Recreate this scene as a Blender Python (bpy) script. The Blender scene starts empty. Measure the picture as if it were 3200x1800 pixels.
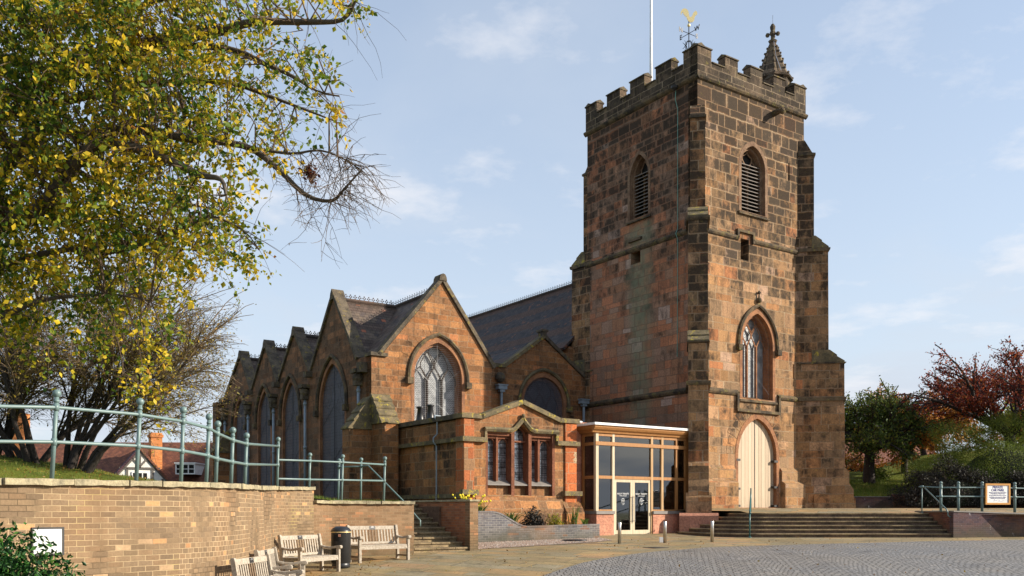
import bpy, math, random
import numpy as np
from mathutils import Vector, Matrix
from mathutils.geometry import tessellate_polygon
R = math.radians
random.seed(7)
SC = bpy.context.scene
COL = SC.collection

# ------------------------------------------------------------------ camera, sky, sun, exposure
HC = 1.7
FPX = 2881.0                      # focal length in pixels of a 3200 px wide picture
cam_d = bpy.data.cameras.new('camera')
cam = bpy.data.objects.new('camera', cam_d); COL.objects.link(cam)
cam.location = (0, 0, HC); cam.rotation_euler = (R(90), 0, 0)
cam_d.lens = 36.0*FPX/3200; cam_d.sensor_width = 36.0
cam_d.shift_y = 700/3200.0
cam_d.clip_end = 6000
SC.camera = cam
SUN_EL = 24.0
SUNV = Vector((0.992, -0.126, 0)).normalized()*math.cos(R(SUN_EL)); SUNV.z = math.sin(R(SUN_EL))
sun_d = bpy.data.lights.new('sun', 'SUN'); sun_d.energy = 5.0; sun_d.angle = R(0.55); sun_d.color = (1.0, 0.9, 0.76)
sun = bpy.data.objects.new('sun', sun_d); COL.objects.link(sun)
sun.rotation_euler = (-SUNV).to_track_quat('-Z', 'Y').to_euler()
W = bpy.data.worlds.new('World'); SC.world = W; W.use_nodes = True
wn = W.node_tree; wn.nodes.clear()
wo = wn.nodes.new('ShaderNodeOutputWorld'); wb = wn.nodes.new('ShaderNodeBackground')
sky = wn.nodes.new('ShaderNodeTexSky'); sky.sky_type = 'NISHITA'; sky.sun_disc = False
sky.sun_elevation = R(SUN_EL); sky.sun_rotation = math.atan2(SUNV.x, SUNV.y)
sky.air_density = 1.0; sky.dust_density = 0.6; sky.ozone_density = 1.2
tc = wn.nodes.new('ShaderNodeTexCoord'); sx = wn.nodes.new('ShaderNodeSeparateXYZ')
wn.links.new(tc.outputs['Generated'], sx.inputs[0])
def wm(op, a, b=None, clamp=False):
    n = wn.nodes.new('ShaderNodeMath'); n.operation = op; n.use_clamp = clamp
    for i, v in enumerate((a, b)):
        if v is None: continue
        if hasattr(v, 'links'): wn.links.new(v, n.inputs[i])
        else: n.inputs[i].default_value = v
    return n.outputs[0]
zz = wm('ADD', wm('MAXIMUM', sx.outputs[2], 0.0), 0.14)
cb = wn.nodes.new('ShaderNodeCombineXYZ')
wn.links.new(wm('DIVIDE', sx.outputs[0], zz), cb.inputs[0]); wn.links.new(wm('DIVIDE', sx.outputs[1], zz), cb.inputs[1])
cn = wn.nodes.new('ShaderNodeTexNoise'); cn.inputs['Scale'].default_value = 0.95; cn.inputs['Detail'].default_value = 7; cn.inputs['Roughness'].default_value = 0.55
cn.inputs['Distortion'].default_value = 0.35
wn.links.new(cb.outputs[0], cn.inputs['Vector'])
cr = wn.nodes.new('ShaderNodeValToRGB'); cr.color_ramp.elements[0].position = 0.50; cr.color_ramp.elements[1].position = 0.74
cr.color_ramp.elements[0].color = (0, 0, 0, 1); cr.color_ramp.elements[1].color = (0.75, 0.75, 0.75, 1)
wn.links.new(cn.outputs['Fac'], cr.inputs[0])
# thin high cloud veil, denser towards the horizon
veil = wm('MULTIPLY', wm('POWER', wm('SUBTRACT', 1.0, wm('MAXIMUM', sx.outputs[2], 0.0)), 2.6), 0.80)
fac = wm('ADD', wm('ADD', wm('MULTIPLY', veil, 0.85), 0.32), wm('MULTIPLY', cr.outputs[0], 0.4), True)
mx = wn.nodes.new('ShaderNodeMix'); mx.data_type = 'RGBA'
wn.links.new(fac, mx.inputs[0]); wn.links.new(sky.outputs[0], mx.inputs[6]); mx.inputs[7].default_value = (3.0, 3.32, 3.78, 1)
mc = wn.nodes.new('ShaderNodeMix'); mc.data_type = 'RGBA'
cn2 = wn.nodes.new('ShaderNodeTexNoise'); cn2.inputs['Scale'].default_value = 2.6; cn2.inputs['Detail'].default_value = 8; cn2.inputs['Roughness'].default_value = 0.6
cb2 = wn.nodes.new('ShaderNodeVectorMath'); cb2.operation = 'ADD'; wn.links.new(cb.outputs[0], cb2.inputs[0]); cb2.inputs[1].default_value = (3.1, 1.7, 0)
wn.links.new(cb2.outputs[0], cn2.inputs['Vector'])
cr2 = wn.nodes.new('ShaderNodeValToRGB'); cr2.color_ramp.elements[0].position = 0.53; cr2.color_ramp.elements[1].position = 0.78
wn.links.new(cn2.outputs['Fac'], cr2.inputs[0])
wn.links.new(wm('MULTIPLY', cr2.outputs[0], 0.95), mc.inputs[0]); wn.links.new(mx.outputs[2], mc.inputs[6]); mc.inputs[7].default_value = (4.2, 4.2, 4.35, 1)
wn.links.new(mc.outputs[2], wb.inputs[0]); wb.inputs[1].default_value = 0.14
wn.links.new(wb.outputs[0], wo.inputs[0])
SC.view_settings.view_transform = 'Standard'; SC.view_settings.look = 'None'
SC.view_settings.gamma = 1; SC.view_settings.exposure = 0.7; SC.view_settings.use_curve_mapping = False

# ------------------------------------------------------------------ tags
def tag(o, label=None, cat=None, group=None, kind=None):
    if label: o['label'] = label
    if cat: o['category'] = cat
    if group: o['group'] = group
    if kind: o['kind'] = kind
    return o
def empty(name, loc=(0, 0, 0), rz=0, label=None, cat=None, group=None):
    o = bpy.data.objects.new(name, None); COL.objects.link(o); o.location = loc; o.rotation_euler = (0, 0, rz)
    o.empty_display_size = 0.3
    return tag(o, label, cat, group)
def at(px, py, Y):
    return Vector(((px-1600)/FPX*Y, Y, HC+(1600-py)/FPX*Y))

# ------------------------------------------------------------------ node helpers
class NT:
    def __init__(s, name, rough=0.8, metal=0.0, spec=0.3):
        s.m = bpy.data.materials.new(name); s.m.use_nodes = True; s.t = s.m.node_tree
        s.b = s.t.nodes['Principled BSDF']; s.out = s.t.nodes['Material Output']
        s.b.inputs['Roughness'].default_value = rough; s.b.inputs['Metallic'].default_value = metal
        s.b.inputs['Specular IOR Level'].default_value = spec
    def n(s, typ, **kw):
        n = s.t.nodes.new(typ)
        for k, v in kw.items():
            if k in ('operation', 'data_type', 'blend_type', 'noise_dimensions', 'offset', 'offset_frequency', 'squash', 'squash_frequency', 'use_clamp', 'feature', 'distance', 'vector_type', 'interpolation_type', 'wave_type', 'bands_direction', 'invert', 'layer_name', 'clamp_result'):
                setattr(n, k, v)
        return n
    def set(s, sock, v):
        if hasattr(v, 'links'): s.t.links.new(v, sock)
        elif isinstance(v, (tuple, list)) and len(v) == 3 and sock.type == 'RGBA': sock.default_value = (*v, 1)
        else: sock.default_value = v
    def math(s, op, a, b=None, c=None, clamp=False):
        n = s.n('ShaderNodeMath', operation=op, use_clamp=clamp); s.set(n.inputs[0], a)
        if b is not None: s.set(n.inputs[1], b)
        if c is not None: s.set(n.inputs[2], c)
        return n.outputs[0]
    def mix(s, f, a, b, bt='MIX'):
        n = s.n('ShaderNodeMix', data_type='RGBA', blend_type=bt); s.set(n.inputs[0], f); s.set(n.inputs[6], a); s.set(n.inputs[7], b); return n.outputs[2]
    def noise(s, vec, scale=5, detail=3, rough=0.5, dim='3D', w=None):
        n = s.n('ShaderNodeTexNoise', noise_dimensions=dim)
        if vec is not None: s.set(n.inputs['Vector'], vec)
        if w is not None: s.set(n.inputs['W'], w)
        n.inputs['Scale'].default_value = scale; n.inputs['Detail'].default_value = detail; n.inputs['Roughness'].default_value = rough
        return n.outputs['Fac']
    def ramp(s, f, stops, const=False):
        n = s.n('ShaderNodeValToRGB'); cr = n.color_ramp
        if const: cr.interpolation = 'CONSTANT'
        while len(cr.elements) < len(stops): cr.elements.new(0.5)
        for e, (p, c) in zip(cr.elements, stops):
            e.position = p; e.color = (*c, 1) if len(c) == 3 else c
        s.set(n.inputs[0], f); return n.outputs[0]
    def maprange(s, v, a, b, c=0.0, d=1.0):
        n = s.n('ShaderNodeMapRange'); s.set(n.inputs[0], v)
        for i, k in enumerate((a, b, c, d)): n.inputs[i+1].default_value = k
        return n.outputs[0]
    def xyz(s, v):
        n = s.n('ShaderNodeSeparateXYZ'); s.set(n.inputs[0], v); return n.outputs
    def comb(s, x, y, z=0.0):
        n = s.n('ShaderNodeCombineXYZ'); s.set(n.inputs[0], x); s.set(n.inputs[1], y); s.set(n.inputs[2], z); return n.outputs[0]
    def uv(s): return s.n('ShaderNodeUVMap').outputs[0]
    def obj(s): return s.n('ShaderNodeTexCoord').outputs['Object']
    def brick(s, vec, w, h, mortar, offset=0.5, of=2, sq=1.0, sf=2, smooth=0.2):
        n = s.n('ShaderNodeTexBrick', offset=offset, offset_frequency=of, squash=sq, squash_frequency=sf)
        s.set(n.inputs['Vector'], vec); n.inputs['Color1'].default_value = (0, 0, 0, 1); n.inputs['Color2'].default_value = (1, 1, 1, 1)
        n.inputs['Mortar'].default_value = (0.5, 0.5, 0.5, 1); n.inputs['Scale'].default_value = 1.0
        n.inputs['Mortar Size'].default_value = mortar; n.inputs['Mortar Smooth'].default_value = smooth
        n.inputs['Brick Width'].default_value = w; n.inputs['Row Height'].default_value = h
        return n.outputs['Color'], n.outputs['Fac']
    def bump(s, h, dist=0.02, strength=1.0):
        n = s.n('ShaderNodeBump'); n.inputs['Distance'].default_value = dist; n.inputs['Strength'].default_value = strength
        s.set(n.inputs['Height'], h); s.t.links.new(n.outputs[0], s.b.inputs['Normal'])
    def col(s, c): s.set(s.b.inputs['Base Color'], c)

def stone(name, row=0.31, bw=0.62, stops=None, mortar=(0.40, 0.31, 0.21), soot=0.3, sootz=0.0, z0=8.0, warp=0.12, sootcol=(0.040, 0.031, 0.023),
          stain=None, msize=0.013, smear=0.35, bumpd=0.03, lichen=0.0, edge=0.45):
    s = NT(name, 0.92, spec=0.15)
    uv = s.uv(); p = s.obj(); X = s.xyz(uv); P = s.xyz(p)
    w1 = s.math('MULTIPLY', s.math('SUBTRACT', s.noise(None, 1.3, 1, dim='1D', w=X[1]), 0.5), warp*2.5)
    wob = s.noise(uv, 2.2, 2)
    wob2 = s.noise(uv, 9.0, 2)
    y = s.math('ADD', X[1], s.math('ADD', w1, s.math('ADD', s.math('MULTIPLY', s.math('SUBTRACT', wob, 0.5), 0.07), s.math('MULTIPLY', s.math('SUBTRACT', wob2, 0.5), 0.035))))
    rowi = s.math('FLOOR', s.math('DIVIDE', y, row))
    xw = s.math('MULTIPLY', s.math('SUBTRACT', s.noise(s.comb(X[0], s.math('MULTIPLY', rowi, 7.3)), 1.1, 1), 0.5), 1.0)
    x = s.math('ADD', X[0], s.math('ADD', xw, s.math('MULTIPLY', s.math('SUBTRACT', wob2, 0.5), 0.04)))
    t, f = s.brick(s.comb(x, y), bw, row, msize, 0.5, 2, 0.72, 3, 0.35)
    _, fe = s.brick(s.comb(x, y), bw, row, 0.06, 0.5, 2, 0.72, 3, 1.0)
    col = s.ramp(t, stops, True)
    t2 = s.math('FRACT', s.math('MULTIPLY', t, 37.7))
    t3 = s.math('FRACT', s.math('MULTIPLY', t, 91.3))
    big = s.noise(p, 0.42, 4, 0.6)
    S = s.math('ADD', soot, s.math('ADD', s.math('MULTIPLY', s.math('SUBTRACT', big, 0.5), 2.0), s.math('MULTIPLY', s.math('SUBTRACT', P[2], z0), sootz)))
    patch = s.noise(p, 2.6, 5, 0.65)
    mid = s.noise(s.comb(s.math('MULTIPLY', P[0], 1.9), s.math('MULTIPLY', P[1], 1.9), s.math('MULTIPLY', P[2], 1.2)), 1.25, 7, 0.72)
    dv = s.math('ADD', s.math('ADD', s.math('MULTIPLY', s.math('SUBTRACT', mid, 0.5), 2.6), s.math('MULTIPLY', s.math('SUBTRACT', 0.5, t2), 0.38)), s.math('SUBTRACT', S, 0.5))
    dark = s.math('MULTIPLY', s.maprange(dv, -0.12, 0.42), 0.93)
    dark = s.math('MULTIPLY', dark, s.maprange(fe, 0.05, 0.9, 1.0, edge))
    col = s.mix(dark, col, sootcol)
    col = s.mix(0.5, col, s.mix(1.0, col, s.ramp(t3, [(0, (0.6, 0.6, 0.6)), (1, (1.35, 1.35, 1.35))]), 'MULTIPLY'))
    fine = s.noise(p, 14, 6, 0.7)
    col = s.mix(1.0, col, s.ramp(fine, [(0.25, (0.5, 0.5, 0.5)), (0.5, (0.95, 0.95, 0.95)), (0.75, (1.45, 1.4, 1.3))]), 'MULTIPLY')
    streak = s.noise(s.comb(s.math('MULTIPLY', P[0], 1.6), s.math('MULTIPLY', P[1], 1.6), s.math('MULTIPLY', P[2], 0.25)), 1.4, 4, 0.6)
    col = s.mix(s.maprange(streak, 0.52, 0.72, 0, smear), col, sootcol)
    st2 = s.noise(s.comb(s.math('MULTIPLY', s.math('ADD', P[0], P[1]), 3.2), s.math('MULTIPLY', P[2], 0.22), s.math('SUBTRACT', P[0], P[1])), 1.0, 5, 0.7)
    col = s.mix(s.math('MULTIPLY', s.maprange(st2, 0.56, 0.66, 0, min(1.0, smear*1.7)), s.maprange(patch, 0.3, 0.55, 0.4, 1.0)), col, sootcol)
    if lichen:
        col = s.mix(s.maprange(s.noise(p, 5.0, 5, 0.7), 0.6, 0.7, 0, lichen), col, (0.30, 0.25, 0.05))
    if stain:
        v0, hw, zt, c = stain
        dy = s.math('ABSOLUTE', s.math('SUBTRACT', s.math('ADD', P[1], s.math('MULTIPLY', s.math('SUBTRACT', s.noise(p, 0.8, 3), 0.5), 1.2)), v0))
        m = s.math('MULTIPLY', s.maprange(dy, hw, hw*0.3), s.maprange(P[2], zt, zt-0.3))
        m = s.math('MULTIPLY', m, s.maprange(s.noise(p, 3.0, 4), 0.3, 0.6, 0.35, 0.75))
        col = s.mix(m, col, c)
    mcol = s.mix(s.maprange(big, 0.35, 0.7), mortar, tuple(k*0.55 for k in mortar))
    col = s.mix(s.math('MULTIPLY', f, s.maprange(s.noise(p, 3.5, 3), 0.3, 0.55, 0.25, 0.95)), col, mcol)
    s.col(col)
    h = s.math('ADD', s.math('MULTIPLY', s.math('SUBTRACT', 1.0, f), 0.7), s.math('ADD', s.math('MULTIPLY', fine, 0.55), s.math('MULTIPLY', s.math('ADD', patch, t3), 0.3)))
    s.bump(h, bumpd)
    return s.m

TOWER = [(0, (0.316, 0.183, 0.092)), (.15, (0.347, 0.193, 0.089)), (.3, (0.275, 0.169, 0.089)), (.42, (0.367, 0.183, 0.082)), (.55, (0.316, 0.193, 0.102)), (.66, (0.388, 0.164, 0.073)), (.73, (0.265, 0.169, 0.097)), (.86, (0.388, 0.230, 0.126)), (.95, (0.408, 0.263, 0.175))]
TOWERN = [(0, (0.34, 0.17, 0.095)), (.2, (0.39, 0.165, 0.088)), (.4, (0.31, 0.17, 0.105)), (.58, (0.42, 0.175, 0.09)), (.74, (0.30, 0.18, 0.12)), (.94, (0.44, 0.30, 0.23))]
NAVE = [(0, (0.235, 0.117, 0.054)), (.2, (0.337, 0.146, 0.058)), (.4, (0.275, 0.136, 0.064)), (.6, (0.367, 0.174, 0.072)), (.8, (0.214, 0.117, 0.060)), (.93, (0.398, 0.164, 0.070))]
VEST = [(0, (0.36, 0.12, 0.05)), (.2, (0.44, 0.13, 0.048)), (.4, (0.30, 0.17, 0.09)), (.55, (0.46, 0.14, 0.05)), (.75, (0.40, 0.15, 0.065)), (.9, (0.24, 0.14, 0.08))]
M = {}
M['tower_w'] = stone('tower_stone', 0.42, 0.84, TOWER, mortar=(0.43, 0.325, 0.21), warp=0.2, soot=0.44, sootz=0.058, z0=9, lichen=0.25, edge=0.42, msize=0.016)
M['tower_n'] = stone('tower_stone_north', 0.34, 0.8, TOWERN, mortar=(0.26, 0.18, 0.125), warp=0.18, soot=0.34, sootz=0.060, z0=10, stain=(3.7, 1.1, 15.3, (0.20, 0.21, 0.13)))
M['tower_b'] = stone('buttress_stone', 0.42, 0.9, TOWER, soot=0.62, sootz=0.03, z0=9, lichen=0.3)
M['parapet'] = stone('parapet_stone', 0.36, 0.8, [(0, (0.11, 0.08, 0.055)), (.3, (0.17, 0.12, 0.08)), (.6, (0.09, 0.07, 0.05)), (.8, (0.22, 0.165, 0.10)), (.94, (0.34, 0.22, 0.16))], soot=0.72, lichen=0.35)
M['plinth'] = stone('plinth_stone', 0.40, 0.8, TOWER, soot=0.35, lichen=0.4, smear=0.25)
M['nave'] = stone('nave_stone', 0.25, 0.6, NAVE, mortar=(0.38, 0.28, 0.18), soot=0.26, warp=0.05, msize=0.010, smear=0.3, bumpd=0.015, lichen=0.12)
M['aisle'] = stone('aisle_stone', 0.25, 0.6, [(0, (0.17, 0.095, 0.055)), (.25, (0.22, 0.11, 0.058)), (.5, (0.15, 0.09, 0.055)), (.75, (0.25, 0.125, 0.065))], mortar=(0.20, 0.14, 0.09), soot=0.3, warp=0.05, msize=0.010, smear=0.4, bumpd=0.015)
M['vestry'] = stone('vestry_stone', 0.33, 0.75, NAVE, mortar=(0.42, 0.31, 0.19), soot=0.40, warp=0.04, msize=0.010, smear=0.25, bumpd=0.015, lichen=0.3)
M['vestry_pier'] = stone('vestry_pier_stone', 0.40, 0.5, VEST, mortar=(0.50, 0.38, 0.24), soot=0.02, warp=0.04, msize=0.010, smear=0.15, bumpd=0.02)
M['pink'] = stone('pink_sandstone', 0.30, 0.6, [(0, (0.50, 0.235, 0.155)), (.5, (0.54, 0.26, 0.17)), (.8, (0.47, 0.22, 0.15))], mortar=(0.48, 0.27, 0.2), soot=-0.6, warp=0.0, msize=0.006, smear=0.1, bumpd=0.006)
def plainstone(name, c, dark, lich=0.3, lc=(0.36, 0.27, 0.04), sc=2.2):
    s = NT(name, 0.92, spec=0.15); p = s.obj()
    n = s.noise(p, sc, 5, 0.65); f = s.noise(p, 18, 5, 0.7)
    col = s.mix(s.maprange(n, 0.38, 0.62), c, dark)
    col = s.mix(s.maprange(s.noise(p, 4.2, 5, 0.7), 0.56, 0.66, 0, lich), col, lc)
    col = s.mix(1.0, col, s.ramp(f, [(0.25, (0.6, 0.6, 0.6)), (0.75, (1.35, 1.35, 1.3))]), 'MULTIPLY')
    s.col(col); s.bump(s.math('ADD', n, f), 0.02); return s.m
M['string'] = plainstone('moulding_stone', (0.16, 0.115, 0.07), (0.05, 0.042, 0.034), 0.55, (0.25, 0.22, 0.06))
M['coping'] = plainstone('coping_stone', (0.15, 0.12, 0.085), (0.065, 0.055, 0.045), 0.5)
M['copinglich'] = plainstone('lichened_coping_stone', (0.20, 0.155, 0.09), (0.10, 0.085, 0.055), 0.9, (0.42, 0.33, 0.05))
M['dress'] = plainstone('dressed_stone', (0.34, 0.165, 0.085), (0.20, 0.10, 0.06), 0.1)
M['dressn'] = plainstone('dressed_stone_weathered', (0.26, 0.17, 0.11), (0.15, 0.09, 0.06), 0.1)
M['dressred'] = plainstone('red_dressed_stone', (0.22, 0.09, 0.052), (0.15, 0.065, 0.04), 0.05)
M['capping'] = plainstone('wall_capping_stone', (0.40, 0.34, 0.22), (0.25, 0.22, 0.15), 0.3, (0.30, 0.28, 0.12), 3.5)
M['stepstone'] = plainstone('step_stone', (0.30, 0.225, 0.13), (0.15, 0.11, 0.07), 0.35, (0.25, 0.22, 0.08), 1.6)
M['riser'] = plainstone('step_riser_stone', (0.15, 0.10, 0.07), (0.07, 0.052, 0.04), 0.15, (0.2, 0.18, 0.08), 2.5)

def brickm(name, stops, mortar, w=0.225, h=0.0775, ms=0.0055, stains=0.3, eff=0.0, bd=0.006, wet=(0.13, 0.09, 0.05), yellow=0.0):
    s = NT(name, 0.85, spec=0.25); uv = s.uv(); p = s.obj()
    X = s.xyz(uv); P3 = s.xyz(p); wb_ = s.noise(uv, 5, 2)
    v = s.comb(X[0], s.math('ADD', X[1], s.math('MULTIPLY', s.math('SUBTRACT', wb_, 0.5), 0.012)))
    t, f = s.brick(v, w, h, ms, 0.5, 2, 1.0, 2, 0.15)
    col = s.ramp(t, stops, True)
    t2 = s.math('FRACT', s.math('MULTIPLY', t, 61.7))
    col = s.mix(1.0, col, s.ramp(t2, [(0, (0.8, 0.8, 0.8)), (1, (1.15, 1.15, 1.15))]), 'MULTIPLY')
    col = s.mix(1.0, col, s.ramp(s.noise(p, 30, 4, 0.7), [(0.25, (0.78, 0.78, 0.78)), (0.75, (1.2, 1.2, 1.2))]), 'MULTIPLY')
    mc = mortar
    if yellow: mc = s.mix(s.maprange(s.noise(p, 0.7, 2), 0.55, 0.7, 0, yellow), mortar, (0.50, 0.42, 0.06))
    mc = s.mix(s.maprange(s.noise(p, 0.8, 4), 0.54, 0.6, 0, 0.9), mc, (0.075, 0.05, 0.028))
    col = s.mix(s.math('MULTIPLY', f, s.maprange(s.noise(p, 1.1, 3), 0.32, 0.42, 0.1, 1.0)), col, mc)
    st = s.noise(s.comb(s.math('MULTIPLY', X[0], 1.2), s.math('MULTIPLY', X[1], 0.35)), 1.5, 4, 0.6)
    col = s.mix(s.maprange(st, 0.5, 0.72, 0, stains), col, wet)
    base = s.math('MULTIPLY', s.maprange(s.math('ADD', P3[2], s.math('MULTIPLY', s.noise(p, 1.3, 4), -0.7)), -0.35, 0.25, 0.7, 0.0), 1.0)
    col = s.mix(base, col, (0.07, 0.065, 0.035))
    col = s.mix(s.maprange(s.noise(p, 0.55, 4, 0.6), 0.5, 0.72, 0, 0.4), col, (0.30, 0.16, 0.075))
    if eff:
        e = s.math('MULTIPLY', s.maprange(s.noise(s.comb(s.math('MULTIPLY', X[0], 2.0), X[1]), 1.6, 5, 0.7), 0.62, 0.68), eff)
        col = s.mix(e, col, (0.55, 0.53, 0.52))
    s.col(col); s.bump(s.math('SUBTRACT', s.math('MULTIPLY', s.noise(p, 60, 3), 0.3), f), bd); return s.m
TAN = [(0, (0.205, 0.137, 0.078)), (.3, (0.222, 0.150, 0.085)), (.6, (0.190, 0.130, 0.077)), (.88, (0.23, 0.148, 0.082)), (.96, (0.46, 0.24, 0.11)), (.985, (0.44, 0.29, 0.165))]
M['tan_long'] = brickm('tan_brick', TAN, (0.44, 0.32, 0.185), stains=0.5, yellow=0.7)
M['tan_head'] = brickm('tan_brick_headers', TAN, (0.46, 0.33, 0.195), w=0.1125, stains=0.6)
M['tan_far'] = brickm('tan_brick_weathered', [(0, (0.215, 0.13, 0.068)), (.5, (0.25, 0.155, 0.085)), (.85, (0.28, 0.145, 0.072)), (.96, (0.40, 0.19, 0.09))], (0.34, 0.24, 0.14), stains=0.55)
M['red_brick'] = brickm('red_brick', [(0, (0.28, 0.105, 0.05)), (.4, (0.34, 0.14, 0.065)), (.8, (0.42, 0.15, 0.06))], (0.30, 0.2, 0.13), stains=0.35)
M['blue_brick'] = brickm('blue_brick', [(0, (0.135, 0.13, 0.135)), (.4, (0.165, 0.155, 0.155)), (.7, (0.12, 0.115, 0.125)), (.95, (0.22, 0.12, 0.09))], (0.40, 0.37, 0.33), stains=0.15)
M['purple_brick'] = brickm('purple_brick', [(0, (0.085, 0.05, 0.055)), (.4, (0.11, 0.06, 0.06)), (.8, (0.075, 0.048, 0.06))], (0.14, 0.11, 0.12), stains=0.1, eff=0.8)
M['dark_red_brick'] = brickm('dark_red_brick', [(0, (0.13, 0.05, 0.035)), (.4, (0.17, 0.06, 0.04)), (.8, (0.11, 0.045, 0.04))], (0.20, 0.13, 0.10), stains=0.2)
M['house_brick'] = brickm('orange_brick', [(0, (0.50, 0.17, 0.05)), (.5, (0.58, 0.22, 0.07))], (0.5, 0.3, 0.15), stains=0.1)

def tiles(name, stops, bands=None, row=0.11, w=0.17):
    s = NT(name, 0.75, spec=0.25); uv = s.uv(); X = s.xyz(uv); p = s.obj()
    t, f = s.brick(uv, w, row, 0.006, 0.5, 2, 1, 2, 0.1)
    col = s.ramp(t, stops, True)
    if bands:
        b = s.math('FRACT', s.math('DIVIDE', X[1], bands[0]))
        col = s.mix(s.math('MULTIPLY', s.math('LESS_THAN', b, 0.42), 0.75), col, bands[1])
    col = s.mix(1.0, col, s.ramp(s.noise(p, 3, 4), [(0.3, (0.7, 0.7, 0.7)), (0.7, (1.25, 1.2, 1.2))]), 'MULTIPLY')
    saw = s.math('FRACT', s.math('DIVIDE', X[1], row))
    edge = s.maprange(saw, 0.0, 0.22, 0.35, 1.0)
    col = s.mix(1.0, col, s.mix(f, (1, 1, 1), (0.35, 0.35, 0.35)), 'MULTIPLY')
    s.col(col); s.bump(s.math('SUBTRACT', s.math('SUBTRACT', 1.0, saw), f), 0.02); return s.m
M['roof'] = tiles('roof_tiles', [(0, (0.048, 0.042, 0.042)), (.4, (0.066, 0.055, 0.050)), (.75, (0.04, 0.037, 0.040)), (.93, (0.14, 0.07, 0.045))], (1.5, (0.105, 0.056, 0.034)), row=0.16, w=0.2)
M['roofa'] = tiles('weathered_roof_tiles', [(0, (0.115, 0.09, 0.072)), (.4, (0.15, 0.115, 0.085)), (.75, (0.09, 0.072, 0.065)), (.97, (0.36, 0.13, 0.07))], (1.1, (0.10, 0.07, 0.055)), row=0.17, w=0.22)
M['redroof'] = tiles('red_roof_tiles', [(0, (0.17, 0.07, 0.042)), (.4, (0.22, 0.09, 0.052)), (.75, (0.14, 0.058, 0.04))])
M['shaderoof'] = tiles('shaded_red_roof_tiles', [(0, (0.085, 0.04, 0.045)), (.5, (0.07, 0.035, 0.045))])  # red tiles again, with the sunless left slope's shade put into the colour
M['ridgetile'] = plainstone('ridge_tile', (0.11, 0.075, 0.06), (0.07, 0.06, 0.055), 0)

def plain(name, c, rough=0.6, metal=0, spec=0.4, var=0.15, sc=6, bump=0.0):
    s = NT(name, rough, metal, spec); p = s.obj(); n = s.noise(p, sc, 5, 0.6)
    a = 1-var; b = 1+var
    s.col(s.mix(1.0, c, s.ramp(n, [(0.3, (a, a, a)), (0.7, (b, b, b))]), 'MULTIPLY'))
    if bump: s.bump(n, bump)
    return s.m
M['rail'] = plain('green_grey_paint', (0.130, 0.195, 0.188), 0.42, 0, 0.5, 0.1)
M['teal'] = plain('teal_paint', (0.02, 0.10, 0.10), 0.35, 0, 0.5)
M['pipe'] = plain('blue_grey_paint', (0.24, 0.29, 0.33), 0.45)
M['steel'] = plain('brushed_steel', (0.55, 0.53, 0.50), 0.3, 1.0)
M['black'] = plain('black_plastic', (0.018, 0.019, 0.021), 0.38, 0, 0.5)
M['iron'] = plain('black_iron', (0.022, 0.020, 0.020), 0.5)
M['gold'] = plain('gilded_metal', (1.0, 0.78, 0.36), 0.42, 0.35, 0.8, 0.03)
M['white'] = plain('white_paint', (0.74, 0.74, 0.72), 0.4)
M['offwhite'] = plain('weathered_white_panel', (0.56, 0.56, 0.54), 0.5, var=.2)
M['whitepole'] = plain('white_pole_paint', (0.8, 0.8, 0.8), 0.35)
M['lead'] = plain('lead_flashing', (0.45, 0.44, 0.46), 0.4)
M['lightning'] = plain('verdigris_tape', (0.16, 0.36, 0.30), 0.6)
M['render'] = plain('white_render', (0.74, 0.72, 0.66), 0.9)
M['timberframe'] = plain('old_grey_timber', (0.13, 0.115, 0.10), 0.85)
M['dark'] = plain('dark_interior', (0.012, 0.011, 0.010), 0.9)
M['slate'] = plain('slate_sill', (0.20, 0.18, 0.16), 0.6)
M['soil'] = plain('soil', (0.13, 0.075, 0.045), 1.0, var=0.4, sc=12, bump=0.03)
M['bark'] = plain('bark', (0.085, 0.068, 0.048), 0.95, var=0.4, sc=9, bump=0.03)
M['barkdark'] = plain('dark_bark', (0.035, 0.028, 0.024), 0.95, var=0.4, sc=9, bump=0.03)
M['twig'] = plain('brown_twig', (0.10, 0.068, 0.042), 0.95, var=0.35)
M['twig2'] = plain('olive_brown_twig', (0.15, 0.105, 0.06), 0.95, var=0.4)
M['louvre'] = plain('weathered_louvre_slate', (0.17, 0.145, 0.125), 0.8)
def wood(name, c, d, scale=(1, 1, 12), rough=0.6, boards=None, f=1.0):
    s = NT(name, rough, 0, 0.3); p = s.obj(); X = s.xyz(p)
    v = s.comb(s.math('MULTIPLY', X[0], scale[0]), s.math('MULTIPLY', X[1], scale[1]), s.math('MULTIPLY', X[2], scale[2]))
    n = s.noise(v, 3.0*f, 5, 0.65)
    col = s.mix(s.maprange(n, 0.35, 0.65), c, d)
    if boards:
        b = s.math('DIVIDE', s.xyz(s.uv())[0], boards); fr = s.math('FRACT', b)
        wn_ = s.n('ShaderNodeTexWhiteNoise', noise_dimensions='1D'); s.set(wn_.inputs['W'], s.math('FLOOR', b))
        col = s.mix(1.0, col, s.ramp(wn_.outputs['Value'], [(0, (0.86, 0.84, 0.8)), (1, (1.1, 1.08, 1.05))]), 'MULTIPLY')
        g = s.math('LESS_THAN', fr, 0.07)
        col = s.mix(g, col, (0.08, 0.06, 0.04))
        low = s.maprange(X[2], 2.5, 1.9, 0, 0.45)
        col = s.mix(s.math('MULTIPLY', low, s.maprange(n, 0.4, 0.6)), col, (0.2, 0.16, 0.1))
        s.bump(s.math('SUBTRACT', 1.0, g), 0.01)
    s.col(col); return s.m
M['oak'] = wood('golden_oak', (0.41, 0.195, 0.065), (0.30, 0.135, 0.042), (6, 6, 0.6))
M['oakpale'] = wood('sun_bleached_oak', (0.46, 0.31, 0.16), (0.38, 0.22, 0.09), (6, 6, 0.6))
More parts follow.
